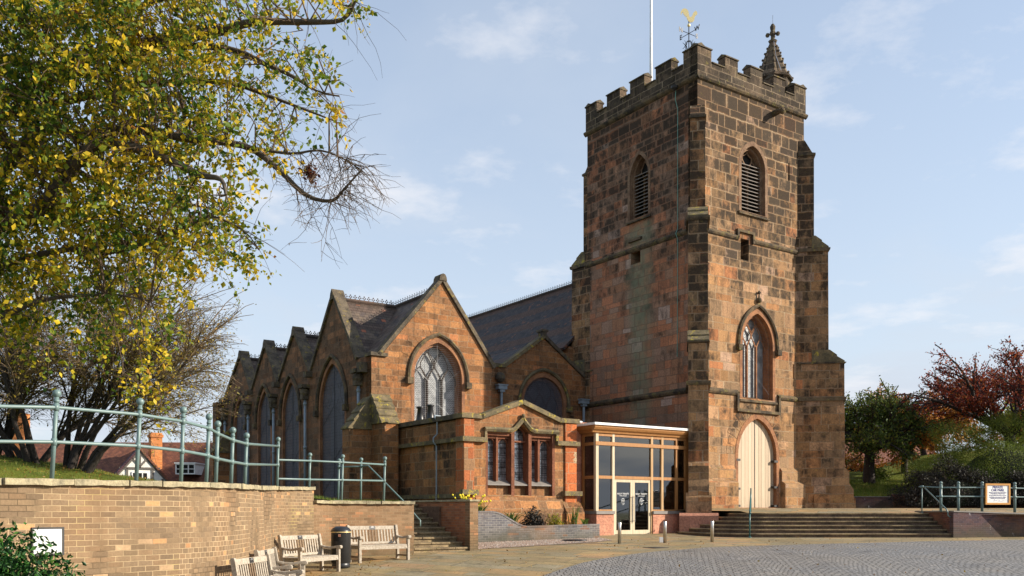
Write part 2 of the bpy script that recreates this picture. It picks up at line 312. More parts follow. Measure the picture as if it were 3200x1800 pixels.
M['teak'] = wood('silvered_teak', (0.42, 0.37, 0.30), (0.27, 0.225, 0.17), (8, 8, 8), 0.8)
M['teakdark'] = wood('dark_weathered_teak', (0.15, 0.10, 0.06), (0.22, 0.155, 0.10), (8, 8, 8), 0.8)
M['oakwhite'] = wood('sun_whitened_oak', (0.58, 0.50, 0.36), (0.48, 0.38, 0.25), (6, 6, 0.6))
M['board'] = wood('pale_door_boards', (0.50, 0.40, 0.29), (0.43, 0.335, 0.235), (8, 8, 0.5), 0.6, 0.23)
M['frame'] = wood('orange_sign_frame', (0.55, 0.27, 0.06), (0.48, 0.22, 0.05), (4, 4, 4))

# glass kinds
def glassm(name, tint=(0.5, 0.5, 0.5), refl=(0.9, 0.9, 0.9)):
    s = NT(name); t = s.t; t.nodes.remove(s.b)
    tr = s.n('ShaderNodeBsdfTransparent'); tr.inputs[0].default_value = (*tint, 1)
    gl = s.n('ShaderNodeBsdfGlossy'); gl.inputs[0].default_value = (*refl, 1); gl.inputs['Roughness'].default_value = 0.03
    fr = s.n('ShaderNodeFresnel'); fr.inputs[0].default_value = 1.55
    f = s.math('ADD', s.math('MULTIPLY', fr.outputs[0], 2.0), 0.05, clamp=True)
    m = s.n('ShaderNodeMixShader'); s.set(m.inputs[0], f); t.links.new(tr.outputs[0], m.inputs[1]); t.links.new(gl.outputs[0], m.inputs[2])
    t.links.new(m.outputs[0], s.out.inputs[0]); return s.m
M['glass'] = glassm('clear_glass', (0.72, 0.72, 0.70))
def guardm():
    s = NT('fine_wire_mesh', 0.6); t = s.t; s.b.inputs['Base Color'].default_value = (0.17, 0.165, 0.19, 1)
    tr = s.n('ShaderNodeBsdfTransparent'); m = s.n('ShaderNodeMixShader'); X = s.xyz(s.uv())
    a = s.math('LESS_THAN', s.math('FRACT', s.math('DIVIDE', X[0], 0.05)), 0.22); b = s.math('LESS_THAN', s.math('FRACT', s.math('DIVIDE', X[1], 0.05)), 0.22)
    s.set(m.inputs[0], s.math('MAXIMUM', a, b)); t.links.new(tr.outputs[0], m.inputs[1]); t.links.new(s.b.outputs[0], m.inputs[2]); t.links.new(m.outputs[0], s.out.inputs[0]); return s.m
M['guard'] = guardm()
def leaded(name, c1, c2, cell=0.09, dia=True, rough=0.35, metal=0.0):
    s = NT(name, rough, metal, 0.6); uv = s.uv(); X = s.xyz(uv)
    if dia:
        a = s.math('FRACT', s.math('DIVIDE', s.math('ADD', X[0], X[1]), cell)); b = s.math('FRACT', s.math('DIVIDE', s.math('SUBTRACT', X[0], X[1]), cell))
    else:
        a = s.math('FRACT', s.math('DIVIDE', X[0], cell)); b = s.math('FRACT', s.math('DIVIDE', X[1], cell*1.6))
    ln = s.math('MAXIMUM', s.math('LESS_THAN', a, 0.14), s.math('LESS_THAN', b, 0.14))
    n = s.noise(uv, 2.2, 5, 0.7)
    col = s.mix(s.maprange(n, 0.4, 0.62), c1, c2)
    s.col(s.mix(s.math('MULTIPLY', ln, 0.8), col, (0.02, 0.02, 0.022))); s.bump(s.noise(uv, 7, 3), 0.01); return s.m
M['lead_pale'] = leaded('pale_leaded_glass', (0.34, 0.35, 0.35), (0.15, 0.155, 0.16), 0.11)
M['lead_dark'] = leaded('dark_leaded_glass', (0.11, 0.115, 0.14), (0.05, 0.052, 0.065), 0.12)
M['lead_sq'] = leaded('square_leaded_glass', (0.50, 0.52, 0.54), (0.06, 0.065, 0.07), 0.11, False, 0.12, 0.55)
M['tracery'] = plainstone('grey_tracery_stone', (0.085, 0.07, 0.062), (0.05, 0.042, 0.038), 0)
M['tracerydark'] = plainstone('dark_tracery_stone', (0.075, 0.055, 0.05), (0.04, 0.032, 0.03), 0)
M['wire'] = plain('galvanised_wire', (0.42, 0.42, 0.42), 0.5, 0.3)
M['wiredark'] = plain('black_wire_mesh', (0.06, 0.06, 0.07), 0.5, 0.3)

def ramp_leaf(name, stops, trans=0.35, rough=0.55, clump=0.0, cs=0.9):
    s = NT(name, rough, 0, 0.35)
    g = s.n('ShaderNodeNewGeometry')
    rv = g.outputs['Random Per Island']
    if clump: rv = s.math('ADD', s.math('MULTIPLY', rv, 1-clump*.5), s.math('MULTIPLY', s.math('SUBTRACT', s.noise(s.obj(), cs, 3), 0.43), clump*2), clamp=True)
    c = s.ramp(rv, stops)
    s.col(c)
    tl = s.n('ShaderNodeBsdfTranslucent'); s.set(tl.inputs[0], c)
    m = s.n('ShaderNodeMixShader'); m.inputs[0].default_value = trans
    s.t.links.new(s.b.outputs[0], m.inputs[1]); s.t.links.new(tl.outputs[0], m.inputs[2]); s.t.links.new(m.outputs[0], s.out.inputs[0]); return s.m
M['leaf_lime'] = ramp_leaf('autumn_lime_leaf', [(0, (0.040, 0.095, 0.014)), (.22, (0.12, 0.20, 0.020)), (.42, (0.30, 0.32, 0.022)), (.62, (0.62, 0.45, 0.025)), (.84, (0.90, 0.64, 0.04)), (.94, (0.48, 0.20, 0.03)), (1, (0.25, 0.11, 0.03))], 0.5, clump=0.75)
M['leaf_rust'] = ramp_leaf('rust_leaf', [(0, (0.16, 0.09, 0.03)), (.5, (0.26, 0.13, 0.03)), (1, (0.3, 0.22, 0.04))])
M['leaf_red'] = ramp_leaf('red_leaf', [(0, (0.09, 0.022, 0.016)), (.35, (0.20, 0.035, 0.022)), (.65, (0.36, 0.065, 0.026)), (.85, (0.50, 0.16, 0.03)), (1, (0.10, 0.09, 0.02))], clump=.4, cs=.6)
M['leaf_orange'] = ramp_leaf('orange_leaf', [(0, (0.26, 0.08, 0.018)), (.5, (0.52, 0.18, 0.025)), (1, (0.60, 0.34, 0.04))])
M['leaf_green'] = ramp_leaf('green_leaf', [(0, (0.045, 0.08, 0.015)), (.5, (0.11, 0.17, 0.03)), (.85, (0.26, 0.26, 0.04)), (1, (0.35, 0.18, 0.03))], clump=.5, cs=.7)
M['leaf_hedge'] = ramp_leaf('hedge_leaf', [(0, (0.08, 0.12, 0.016)), (.6, (0.20, 0.26, 0.035)), (1, (0.36, 0.38, 0.06))], clump=.5, cs=1.2)
M['leaf_dark'] = ramp_leaf('dark_shrub_leaf', [(0, (0.012, 0.012, 0.010)), (.6, (0.030, 0.025, 0.022)), (1, (0.055, 0.048, 0.032))], 0.1)
M['leaf_laurel'] = ramp_leaf('glossy_laurel_leaf', [(0, (0.010, 0.035, 0.010)), (.5, (0.022, 0.08, 0.016)), (.85, (0.05, 0.15, 0.025)), (.96, (0.10, 0.2, 0.03)), (1, (0.05, 0.035, 0.02))], 0.2, 0.35)
M['leaf_strap'] = ramp_leaf('strap_leaf', [(0, (0.05, 0.10, 0.02)), (.6, (0.11, 0.18, 0.03)), (1, (0.30, 0.27, 0.08))])
M['leaf_yellow'] = ramp_leaf('yellow_green_leaf', [(0, (0.20, 0.24, 0.02)), (1, (0.42, 0.36, 0.03))])
M['flower'] = plain('yellow_petal', (0.75, 0.62, 0.03), 0.6)
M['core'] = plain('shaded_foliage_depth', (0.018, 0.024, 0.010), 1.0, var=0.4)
M['grassblade'] = ramp_leaf('grass_blade', [(0, (0.05, 0.10, 0.012)), (.7, (0.13, 0.20, 0.02)), (1, (0.26, 0.24, 0.04))])

def ground_mats():
    s = NT('lawn', 1.0, 0, 0.1); p = s.obj()
    n = s.noise(p, 0.8, 5); f = s.noise(p, 22, 4, 0.7)
    c = s.ramp(n, [(0.3, (0.075, 0.10, 0.016)), (0.55, (0.13, 0.15, 0.022)), (0.75, (0.20, 0.175, 0.04))])
    c = s.mix(1.0, c, s.ramp(f, [(0.3, (0.6, 0.6, 0.6)), (0.7, (1.35, 1.35, 1.3))]), 'MULTIPLY')
    s.col(c); s.bump(f, 0.04); M['lawn'] = s.m
    # flagstones
    s = NT('flagstones', 0.72, 0, 0.35); p = s.obj(); P = s.xyz(p)
    a = R(-24); ca, sa = math.cos(a), math.sin(a)
    x = s.math('ADD', s.math('MULTIPLY', P[0], ca), s.math('MULTIPLY', P[1], sa)); y = s.math('SUBTRACT', s.math('MULTIPLY', P[1], ca), s.math('MULTIPLY', P[0], sa))
    wy = s.math('MULTIPLY', s.math('SUBTRACT', s.noise(None, 0.9, 1, dim='1D', w=y), 0.5), 0.7)
    w2 = s.noise(p, 1.3, 3)
    y2 = s.math('ADD', y, s.math('ADD', wy, s.math('MULTIPLY', w2, 0.06)))
    rowi = s.math('FLOOR', s.math('DIVIDE', y2, 0.62))
    x2 = s.math('ADD', x, s.math('MULTIPLY', s.noise(s.comb(x, s.math('MULTIPLY', rowi, 5.1)), 0.7, 1), 1.4))
    t, f = s.brick(s.comb(x2, y2), 0.95, 0.62, 0.011, 0.5, 2, 0.7, 3, 0.3)
    c = s.ramp(t, [(0, (0.30, 0.215, 0.11)), (.25, (0.36, 0.26, 0.125)), (.45, (0.27, 0.22, 0.135)), (.62, (0.42, 0.26, 0.115)), (.8, (0.31, 0.26, 0.17)), (.93, (0.38, 0.23, 0.12))], True)
    c = s.mix(s.maprange(s.noise(p, 0.5, 5, 0.6), 0.38, 0.62, 0, 0.6), c, (0.20, 0.155, 0.08))
    c = s.mix(s.maprange(s.noise(p, 0.9, 6, 0.75), 0.54, 0.64, 0, 0.65), c, (0.10, 0.085, 0.05))
    c = s.mix(s.maprange(s.noise(p, 2.3, 6, 0.7), 0.5, 0.68, 0, 0.6), c, (0.15, 0.135, 0.05))
    fn = s.noise(p, 16, 6, 0.75)
    c = s.mix(1.0, c, s.ramp(fn, [(0.28, (0.6, 0.6, 0.58)), (0.72, (1.3, 1.3, 1.28))]), 'MULTIPLY')
    c = s.mix(s.math('MULTIPLY', f, s.maprange(s.noise(p, 0.9, 3), 0.4, 0.55, 0.25, 1.0)), c, (0.045, 0.04, 0.022))
    s.col(c); s.bump(s.math('ADD', s.math('MULTIPLY', s.math('SUBTRACT', 1.0, f), 0.8), s.math('ADD', s.math('MULTIPLY', fn, 0.5), t)), 0.012); M['flags'] = s.m
    # setts laid in arcs
    s = NT('stone_setts', 0.6, 0, 0.4); p = s.obj(); P = s.xyz(p)
    Wd = 2.1
    q = s.math('ADD', s.math('DIVIDE', P[0], Wd), 0.2)
    fx = s.math('SUBTRACT', s.math('FRACT', q), 0.5)
    arc = s.math('MULTIPLY', s.math('MULTIPLY', fx, fx), -2.2)
    y = s.math('SUBTRACT', P[1], arc)
    wob = s.noise(p, 2.5, 2)
    y = s.math('ADD', y, s.math('MULTIPLY', wob, 0.06))
    ang = s.math('MULTIPLY', s.math('ARCSINE', s.math('MULTIPLY', fx, 1.4)), Wd/1.4)
    xx = s.math('ADD', ang, s.math('MULTIPLY', s.math('FLOOR', q), Wd))
    t, f = s.brick(s.comb(s.math('ADD', xx, s.math('MULTIPLY', wob, 0.05)), y), 0.17, 0.15, 0.018, 0.5, 2, 0.85, 3, 0.5)
    c = s.ramp(t, [(0, (0.20, 0.195, 0.19)), (.3, (0.25, 0.243, 0.235)), (.6, (0.215, 0.207, 0.20)), (.85, (0.31, 0.29, 0.265))], True)
    c = s.mix(s.maprange(s.noise(p, 0.45, 5, 0.6), 0.4, 0.62, 0, 0.6), c, (0.28, 0.25, 0.21))
    c = s.mix(s.maprange(s.noise(p, 1.1, 6, 0.75), 0.55, 0.66, 0, 0.6), c, (0.09, 0.085, 0.08))
    fn = s.noise(p, 25, 5, 0.7)
    c = s.mix(1.0, c, s.ramp(fn, [(0.28, (0.7, 0.7, 0.7)), (0.72, (1.25, 1.25, 1.25))]), 'MULTIPLY')
    c = s.mix(f, c, (0.05, 0.045, 0.038))
    s.col(c); s.bump(s.math('ADD', s.math('MULTIPLY', s.math('SUBTRACT', 1.0, f), 1.0), s.math('MULTIPLY', fn, 0.3)), 0.022); M['setts'] = s.m
    s = NT('gravel', 0.9, 0, 0.2); p = s.obj()
    v = s.n('ShaderNodeTexVoronoi', feature='F1'); s.set(v.inputs['Vector'], p); v.inputs['Scale'].default_value = 26
    r = s.xyz(v.outputs['Color'])[0]
    s.col(s.mix(s.maprange(v.outputs['Distance'], 0.3, 0.6, 0, 0.85), s.ramp(r, [(0, (0.42, 0.25, 0.18)), (.3, (0.50, 0.40, 0.30)), (.6, (0.30, 0.22, 0.18)), (1, (0.62, 0.52, 0.42))]), (0.07, 0.05, 0.04)))
    s.bump(s.math('SUBTRACT', 1.0, v.outputs['Distance']), 0.02); M['gravel'] = s.m
    s = NT('far_ground', 1.0, 0, 0.1); p = s.obj(); s.col(s.ramp(s.noise(p, 0.02, 4), [(0.3, (0.06, 0.09, 0.02)), (0.7, (0.12, 0.12, 0.05))])); M['far'] = s.m
ground_mats()
# ------------------------------------------------------------------ mesh builder
SPLIT = {'buttress_moulding', 'weathering', 'crocket', 'corner_pier', 'post', 'transom', 'moulding', 'plinth', 'upper_plinth', 'string_course', 'stepped_string', 'sill_string', 'window_apron', 'window_sill', 'window_cill', 'base_wall', 'nave_wall', 'rear_wall', 'seat_rail', 'niche_back', 'gable_finial', 'vestry_side_wall', 'frame_bar', 'side_wall', 'drip_stone', 'mullion', 'window'}
class MB:
    def __init__(s): s.v = []; s.f = []
    def add(s, vs, fs):
        b = len(s.v); s.v.extend([tuple(p) for p in vs]); s.f.extend([tuple(b+i for i in f) for f in fs])
    def box(s, x0, x1, y0, y1, z0, z1):
        s.add([(x0,y0,z0),(x1,y0,z0),(x1,y1,z0),(x0,y1,z0),(x0,y0,z1),(x1,y0,z1),(x1,y1,z1),(x0,y1,z1)],
              [(0,3,2,1),(4,5,6,7),(0,1,5,4),(1,2,6,5),(2,3,7,6),(3,0,4,7)])
    def cbox(s, c, half, rz=0.0, tilt=None):
        m = Matrix.Rotation(rz, 3, 'Z')
        if tilt is not None: m = m @ tilt
        vs = []
        for sx_, sy_, sz_ in ((-1,-1,-1),(1,-1,-1),(1,1,-1),(-1,1,-1),(-1,-1,1),(1,-1,1),(1,1,1),(-1,1,1)):
            vs.append(Vector(c)+m @ Vector((sx_*half[0], sy_*half[1], sz_*half[2])))
        s.add(vs, [(0,3,2,1),(4,5,6,7),(0,1,5,4),(1,2,6,5),(2,3,7,6),(3,0,4,7)])
    def prism(s, poly, fn, d0, d1):
        """poly: list of (a,b); fn(a,b,d)->point; closed prism between d0 and d1"""
        n = len(poly)
        vs = [fn(a, b, d0) for a, b in poly]+[fn(a, b, d1) for a, b in poly]
        tri = tessellate_polygon([[Vector((a, b, 0)) for a, b in poly]])
        fs = [tuple(t) for t in tri]+[tuple(i+n for i in reversed(t)) for t in tri]
        fs += [(i, (i+1) % n, (i+1) % n+n, i+n) for i in range(n)]
        s.add(vs, fs)
    def panel(s, outer, holes, fn, d0, d1, back=False):
        loops = [outer]+holes; flat = [p for l in loops for p in l]; n = len(flat)
        tri = tessellate_polygon([[Vector((a, b, 0)) for a, b in l] for l in loops])
        vs = [fn(a, b, d0) for a, b in flat]+[fn(a, b, d1) for a, b in flat]
        fs = [tuple(t) for t in tri]
        if back: fs += [tuple(i+n for i in reversed(t)) for t in tri]
        o = 0
        for l in loops:
            k = len(l)
            for i in range(k):
                j = (i+1) % k
                fs.append((o+i, o+j, o+j+n, o+i+n))
            o += k
        s.add(vs, fs)
    def tube(s, pts, r, n=6, cap=True, closed=False):
        pts = [Vector(p) for p in pts]; m = len(pts)
        rr = r if isinstance(r, (list, tuple)) else [r]*m
        b = len(s.v); prev = None
        for i, p in enumerate(pts):
            if closed: d = pts[(i+1) % m]-pts[i-1]
            elif i == 0: d = pts[1]-pts[0]
            elif i == m-1: d = pts[-1]-pts[-2]
            else: d = pts[i+1]-pts[i-1]
            d = d.normalized() if d.length > 1e-9 else Vector((0, 0, 1))
            if prev is None:
                a = Vector((0, 0, 1)) if abs(d.z) < 0.9 else Vector((1, 0, 0)); x = d.cross(a).normalized()
            else:
                x = (prev-d*prev.dot(d)); x = x.normalized() if x.length > 1e-6 else d.orthogonal().normalized()
            y = d.cross(x); prev = x
            for k in range(n):
                t = 2*math.pi*k/n
                q = p+(x*math.cos(t)+y*math.sin(t))*rr[i]; s.v.append((q.x, q.y, q.z))
        L = m if closed else m-1
        for i in range(L):
            for k in range(n):
                a = b+i*n+k; c = b+i*n+(k+1) % n; e = b+((i+1) % m)*n+(k+1) % n; g = b+((i+1) % m)*n+k
                s.f.append((a, c, e, g))
        if cap and not closed:
            s.f.append(tuple(b+k for k in reversed(range(n)))); s.f.append(tuple(b+(m-1)*n+k for k in range(n)))
    def lathe(s, prof, c=(0, 0, 0), n=16):
        b = len(s.v)
        for r, z in prof:
            for k in range(n):
                t = 2*math.pi*k/n; s.v.append((c[0]+r*math.cos(t), c[1]+r*math.sin(t), c[2]+z))
        for i in range(len(prof)-1):
            for k in range(n):
                s.f.append((b+i*n+k, b+i*n+(k+1) % n, b+(i+1)*n+(k+1) % n, b+(i+1)*n+k))
        s.f.append(tuple(b+k for k in reversed(range(n)))); s.f.append(tuple(b+(len(prof)-1)*n+k for k in range(n)))
    def ball(s, c, r, n=10, m=6):
        s.lathe([(max(r*math.sin(math.pi*i/m), 0.0005), -r*math.cos(math.pi*i/m)) for i in range(m+1)], c, n)
    def build(s, name, mat, parent=None, smooth=False, uv='box', bevel=0, label=None):
        if name in SPLIT:
            par = list(range(len(s.v)))
            def find(a):
                while par[a] != a: par[a] = par[par[a]]; a = par[a]
                return a
            for f in s.f:
                a = find(f[0])
                for q in f[1:]: par[find(q)] = a
            gr = {}
            for f in s.f: gr.setdefault(find(f[0]), []).append(f)
            if len(gr) > 1:
                first = None
                for fs in gr.values():
                    ids = sorted({i for f in fs for i in f}); mp = {i: k for k, i in enumerate(ids)}
                    sub = MB(); sub.v = [s.v[i] for i in ids]; sub.f = [tuple(mp[i] for i in f) for f in fs]
                    o = sub.build1(name, mat, parent, smooth, uv, bevel, label); first = first or o
                return first
        return s.build1(name, mat, parent, smooth, uv, bevel, label)
    def build1(s, name, mat, parent=None, smooth=False, uv='box', bevel=0, label=None):
        me = bpy.data.meshes.new(name); me.from_pydata(s.v, [], s.f); me.update()
        if mat is not None: me.materials.append(mat)
        if uv == 'box' and len(s.f) < 60000:
            import bmesh as bm_
            b = bm_.new(); b.from_mesh(me); bm_.ops.recalc_face_normals(b, faces=b.faces); b.to_mesh(me); b.free()
            boxuv(me)
        if smooth:
            me.polygons.foreach_set('use_smooth', [True]*len(me.polygons))
        o = bpy.data.objects.new(name, me); COL.objects.link(o)
        if parent is not None: o.parent = parent
        if bevel:
            mo = o.modifiers.new('bevel', 'BEVEL'); mo.width = bevel; mo.segments = 2; mo.limit_method = 'ANGLE'; mo.angle_limit = R(40)
        if label: o['label'] = label
        return o
def boxuv(me):
    lay = me.uv_layers.new(name='UVMap')
    nl = len(me.loops); co = np.empty(len(me.vertices)*3); me.vertices.foreach_get('co', co); co = co.reshape(-1, 3)
    vi = np.empty(nl, dtype=np.int64); me.loops.foreach_get('vertex_index', vi)
    uv = np.zeros((nl, 2))
    for p in me.polygons:
        n = p.normal; ls = slice(p.loop_start, p.loop_start+p.loop_total); c = co[vi[ls]]
        h = math.hypot(n.x, n.y)
        if h < 0.15: uv[ls, 0] = c[:, 0]; uv[ls, 1] = c[:, 1]
        else:
            tx, ty = -n.y/h, n.x/h
            if abs(tx) < 1e-4: ty = abs(ty)
            elif tx < 0: tx, ty = -tx, -ty
            uv[ls, 0] = c[:, 0]*tx+c[:, 1]*ty
            uv[ls, 1] = c[:, 2]/max(h, 0.3)
    lay.data.foreach_set('uv', uv.ravel())
def textobj(body, size, name, mat, parent, mw, extrude=0.002, align='CENTER', bold=0.0):
    cu = bpy.data.curves.new(name+'_c', 'FONT'); cu.body = body; cu.size = size; cu.align_x = align; cu.align_y = 'CENTER'; cu.extrude = extrude; cu.offset = bold
    o = bpy.data.objects.new(name+'_c', cu); COL.objects.link(o)
    dg = bpy.context.evaluated_depsgraph_get(); me = bpy.data.meshes.new_from_object(o.evaluated_get(dg))
    bpy.data.objects.remove(o); me.name = name; me.materials.clear(); me.materials.append(mat)
    q = bpy.data.objects.new(name, me); COL.objects.link(q); q.parent = parent; q.matrix_local = mw
    return q

# ------------------------------------------------------------------ church frame: u along the west face, v along the north face
UX, UY = 0.8214, 0.5703
CHO = (8.05, 40.0)
CH_ROT = math.atan2(UY, UX)
def cw(u, v, z=0.0): return Vector((CHO[0]+u*UX-v*UY, CHO[1]+u*UY+v*UX, z))
def fW(v0): return lambda a, b, d: (a, v0+d, b)      # west-facing wall: a=u, b=z, d=inward
def fN(u0): return lambda a, b, d: (u0+d, a, b)      # north-facing wall: a=v, b=z, d=inward
def arch(c, w, z0, zs, za, n=10):
    a = w/2; h = za-zs; Rr = (a*a+h*h)/(2*a)
    pts = [(c-a, z0), (c-a, zs)]
    cx = c-a+Rr; th = math.atan2(h, c-cx)
    for i in range(1, n+1):
        t = math.pi+(th-math.pi)*i/n; pts.append((cx+Rr*math.cos(t), zs+Rr*math.sin(t)))
    left = pts[2:-1]
    pts += [(2*c-x, z) for x, z in reversed(left)]
    pts += [(c+a, zs), (c+a, z0)]
    return pts
def archline(c, w, zs, za, n=10): return arch(c, w, zs-0.001, zs, za, n)[1:-1]

church = empty('church', (CHO[0], CHO[1], 0), CH_ROT, 'dark and orange sandstone parish church with battlemented west tower and gabled aisle', 'church')
TW, TL = 7.2, 7.5

def window(fn, c, w, z0, zs, za, glass, lights=3, order=0.16, hood=True, grille=None, mat='dress', hoodmat='string', kind='window', louvre=False, depth=0.5, sill=True, hoodext=0.12, tall_tracery=True, trac=None, tr_=0.042, guard=False):
    """fills a hole of outline arch(c,w,...) cut in its wall"""
    s_ = MB(); o1 = arch(c, w, z0, zs, za); i1 = arch(c, w-2*order, z0+0.02, zs, za-order*1.25)
    s_.panel(o1, [i1], fn, -0.012, depth*0.5)
    i2 = arch(c, w-3.2*order, z0+0.04, zs, za-order*2.0)
    s_.panel(i1, [i2], fn, depth*0.36, depth)
    wo_ = s_.build(kind, M[mat], church)
    g = MB(); gi = arch(c, w-3.0*order, z0+0.03, zs, za-order*1.8)
    g.prism(gi, fn, depth*0.93, depth*0.97)
    if louvre:
        g.build('dark_opening', M['dark'], wo_)
        l = MB(); hw = (w-3.2*order)/2; zt = zs+0.25*(za-zs); z = z0+0.1
        while z < zt:
            lo = MB()
            a = [fn(c-hw, z, depth*0.40), fn(c+hw, z, depth*0.40), fn(c+hw, z+0.10, depth*0.88), fn(c-hw, z+0.10, depth*0.88)]
            b = [Vector(q)+Vector((0, 0, 0.035)) for q in a]
            l.add(a+b, [(0, 1, 2, 3), (4, 5, 6, 7), (0, 1, 5, 4), (1, 2, 6, 5), (2, 3, 7, 6), (3, 0, 4, 7)])
            z += 0.165
        l.build('louvres', M['louvre'], wo_)
    else:
        g.build('glass', M[glass], wo_)
    t = MB(); wi = w-3.2*order; hw = wi/2; d = depth*0.72; r = tr_
    zi = za-order*2.0
    if lights == 1: pass
    else:
        for k in range(1, lights):
            x = c-hw+wi*k/lights
            t.box_fn = None
            tb = [fn(x-r, z0, d-0.06), fn(x+r, z0, d-0.06), fn(x+r, z0, d+0.06), fn(x-r, z0, d+0.06)]
            zt2 = zs if tall_tracery else zs
            tt = [(p[0], p[1], zt2) for p in tb]
            t.add(tb+tt, [(0, 1, 5, 4), (1, 2, 6, 5), (2, 3, 7, 6), (3, 0, 4, 7)])
        lw = wi/lights; zl = zs-0.35*lw
        for k in range(lights):
            cc = c-hw+lw*(k+.5); pl = archline(cc, lw, zl, zl+lw*0.95, 6)
            t.tube([fn(a, b, d) for a, b in pl], r*0.8, 5)
        # reticulated upper tracery
        zc = zl+lw*0.95
        for k in range(lights-1):
            cc = c-hw+lw*(k+1)
            top = min(zc+lw*0.85, zi-0.1)
            for sg in (-1, 1):
                t.tube([fn(cc, zl, d), fn(cc+sg*lw*0.10, zl+lw*.35, d), fn(cc+sg*lw*0.44, zc+0.02, d), fn(cc+sg*lw*0.44, zc+lw*.25, d), fn(cc+sg*lw*.12, top-0.05, d), fn(cc, top+lw*.1, d)], r*0.75, 5)
        if lights >= 3:
            for sg in (-1, 1):
                t.tube([fn(c, zc, d), fn(c+sg*lw*0.06, zc+lw*.5, d), fn(c+sg*lw*0.42, zc+lw*.95, d), fn(c+sg*lw*.3, zc+lw*1.25, d), fn(c, min(zi, zc+lw*1.7), d)], r*0.75, 5)
        t.build('tracery', M[trac or mat], wo_)
    if hood:
        h = MB(); hl = archline(c, w+2*hoodext, zs-0.05, za+hoodext*1.3, 10)
        hl = [(hl[0][0], hl[0][1]-0.12)]+hl+[(hl[-1][0], hl[-1][1]-0.12)]
        h.tube([fn(a, b, -0.05) for a, b in hl], 0.085, 6)
        for q in (hl[0], hl[-1]):
            p = fn(q[0], q[1]-0.08, -0.07); h.cbox(p, (0.13, 0.13, 0.13))
        h.build('hood_mould', M[hoodmat], wo_)
    if sill:
        sl = MB(); a0, a1 = c-w/2-0.06, c+w/2+0.06
        pr = [(-0.10, z0-0.16), (-0.10, z0-0.08), (depth*0.8, z0+0.14), (depth*0.8, z0-0.16)]
        v = [fn(a0, z, dd) for dd, z in pr]+[fn(a1, z, dd) for dd, z in pr]
        sl.add(v, [(0, 1, 2, 3), (4, 5, 6, 7), (0, 1, 5, 4), (1, 2, 6, 5), (2, 3, 7, 6), (3, 0, 4, 7)])
        sl.build('sill', M['string'], wo_)
    if grille:
        gr = MB(); sp, rr = grille[1], grille[2]
        a2 = w/2-order*0.6; h_ = za-order-zs; Rr = (a2*a2+h_*h_)/(2*a2)
        def halfw(z):
            if z <= zs: return a2
            q = Rr*Rr-(z-zs)**2
            return max(math.sqrt(max(q, 0))-(Rr-a2), 0)
        dg = depth*0.22; z = z0+0.05
        while z < za-order-0.03:
            k = halfw(z)
            if k > 0.04: gr.tube([fn(c-k, z, dg), fn(c+k, z, dg)], rr, 3, False)
            z += sp
        gr.tube([fn(c, z0, dg-0.01), fn(c, za-order, dg-0.01)], rr*2.0, 4, False)
        for sg in (-1, 1):
            for k in range(int((zs-z0)//1.4)+1):
                zb = z0+0.15+k*1.5
                gr.tube([fn(c-sg*a2*.98, zb, dg-.01), fn(c, zb+0.9, dg-.01)] if k % 2 == 0 else [fn(c, zb, dg-.01), fn(c+sg*a2*.95, zb+.9, dg-.01)], rr*1.2, 3, False)
        gg = gr.build('wire_guard', M[grille[0]], wo_)
        if guard:
            q = MB(); q.prism(arch(c, w-1.2*order, z0+.03, zs, za-order*.9), fn, depth*.235, depth*.245); q.build('fine_mesh', M['guard'], gg)
    return wo_

# ------------------------------------------------------------------ tower
zt0, zt1 = 1.2, 20.6
westwin = arch(3.90, 2.42, 6.85, 9.35, 11.0); wdoor = arch(3.88, 3.0, 1.2, 4.28, 6.25)
bw_ = arch(3.60, 1.95, 15.3, 17.4, 18.6); niche = [(2.76, 13.1), (2.76, 14.05), (3.30, 14.05), (3.30, 13.1)]
slit = [(6.38, 8.0), (6.38, 8.7), (6.46, 8.7), (6.46, 8.0)]; slit2 = [(6.05, 17.3), (6.05, 18.15), (6.15, 18.15), (6.15, 17.3)]; slit3 = [(6.35, 13.15), (6.35, 13.7), (6.43, 13.7), (6.43, 13.15)]
t = MB(); t.panel([(0, zt0), (TW, zt0), (TW, zt1), (0, zt1)], [westwin, wdoor, bw_, niche, slit, slit2, slit3], fW(0), 0, 0.55)
for x0, x1, z0, z1 in ((2.7, 3.4, 13, 14.1), (6.3, 6.5, 7.9, 8.8), (6.0, 6.2, 17.2, 18.2), (6.3, 6.5, 13.1, 13.8)): pass
tower = t.build('tower', M['tower_w'], church, label='square battlemented sandstone tower blackened towards the top')
bs_ = arch(3.72, 1.55, 15.45, 17.35, 18.6); nn = [(3.62, 13.35), (3.62, 14.15), (4.28, 14.15), (4.28, 13.35)]
t = MB(); t.panel([(0.002, zt0), (TL, zt0), (TL, zt1), (0.002, zt1)], [bs_, nn], fN(0), 0, 0.55); t.build('side_wall', M['tower_n'], tower)
t = MB(); t.box(0.56, TW, TL-0.5, TL, zt0, zt1); t.box(TW-0.5, TW-0.002, 0.56, TL-0.5, zt0, zt1); t.build('rear_wall', M['tower_n'], tower)
t = MB(); t.box(0.553, 0.60, 3.4, 4.5, 13, 14.4); t.box(2.5, 3.6, 0.553, 0.6, 12.9, 14.3); t.box(5.9, 6.6, 0.553, 0.6, 7.8, 18.4); t.build('niche_back', M['dressred'], tower)
t = MB(); t.box(0.5, TW-0.4, 0.5, TL-0.4, 20.9, 21.0); t.build('tower_roof', M['lead'], tower)
window(fW(0), 3.60, 1.95, 15.3, 17.4, 18.6, None, 2, 0.17, hood=False, louvre=True, mat='dressn', kind='belfry_window', depth=0.54)
window(fN(0), 3.72, 1.55, 15.45, 17.35, 18.6, None, 2, 0.15, hood=False, louvre=True, mat='dressn', kind='belfry_window', depth=0.54)
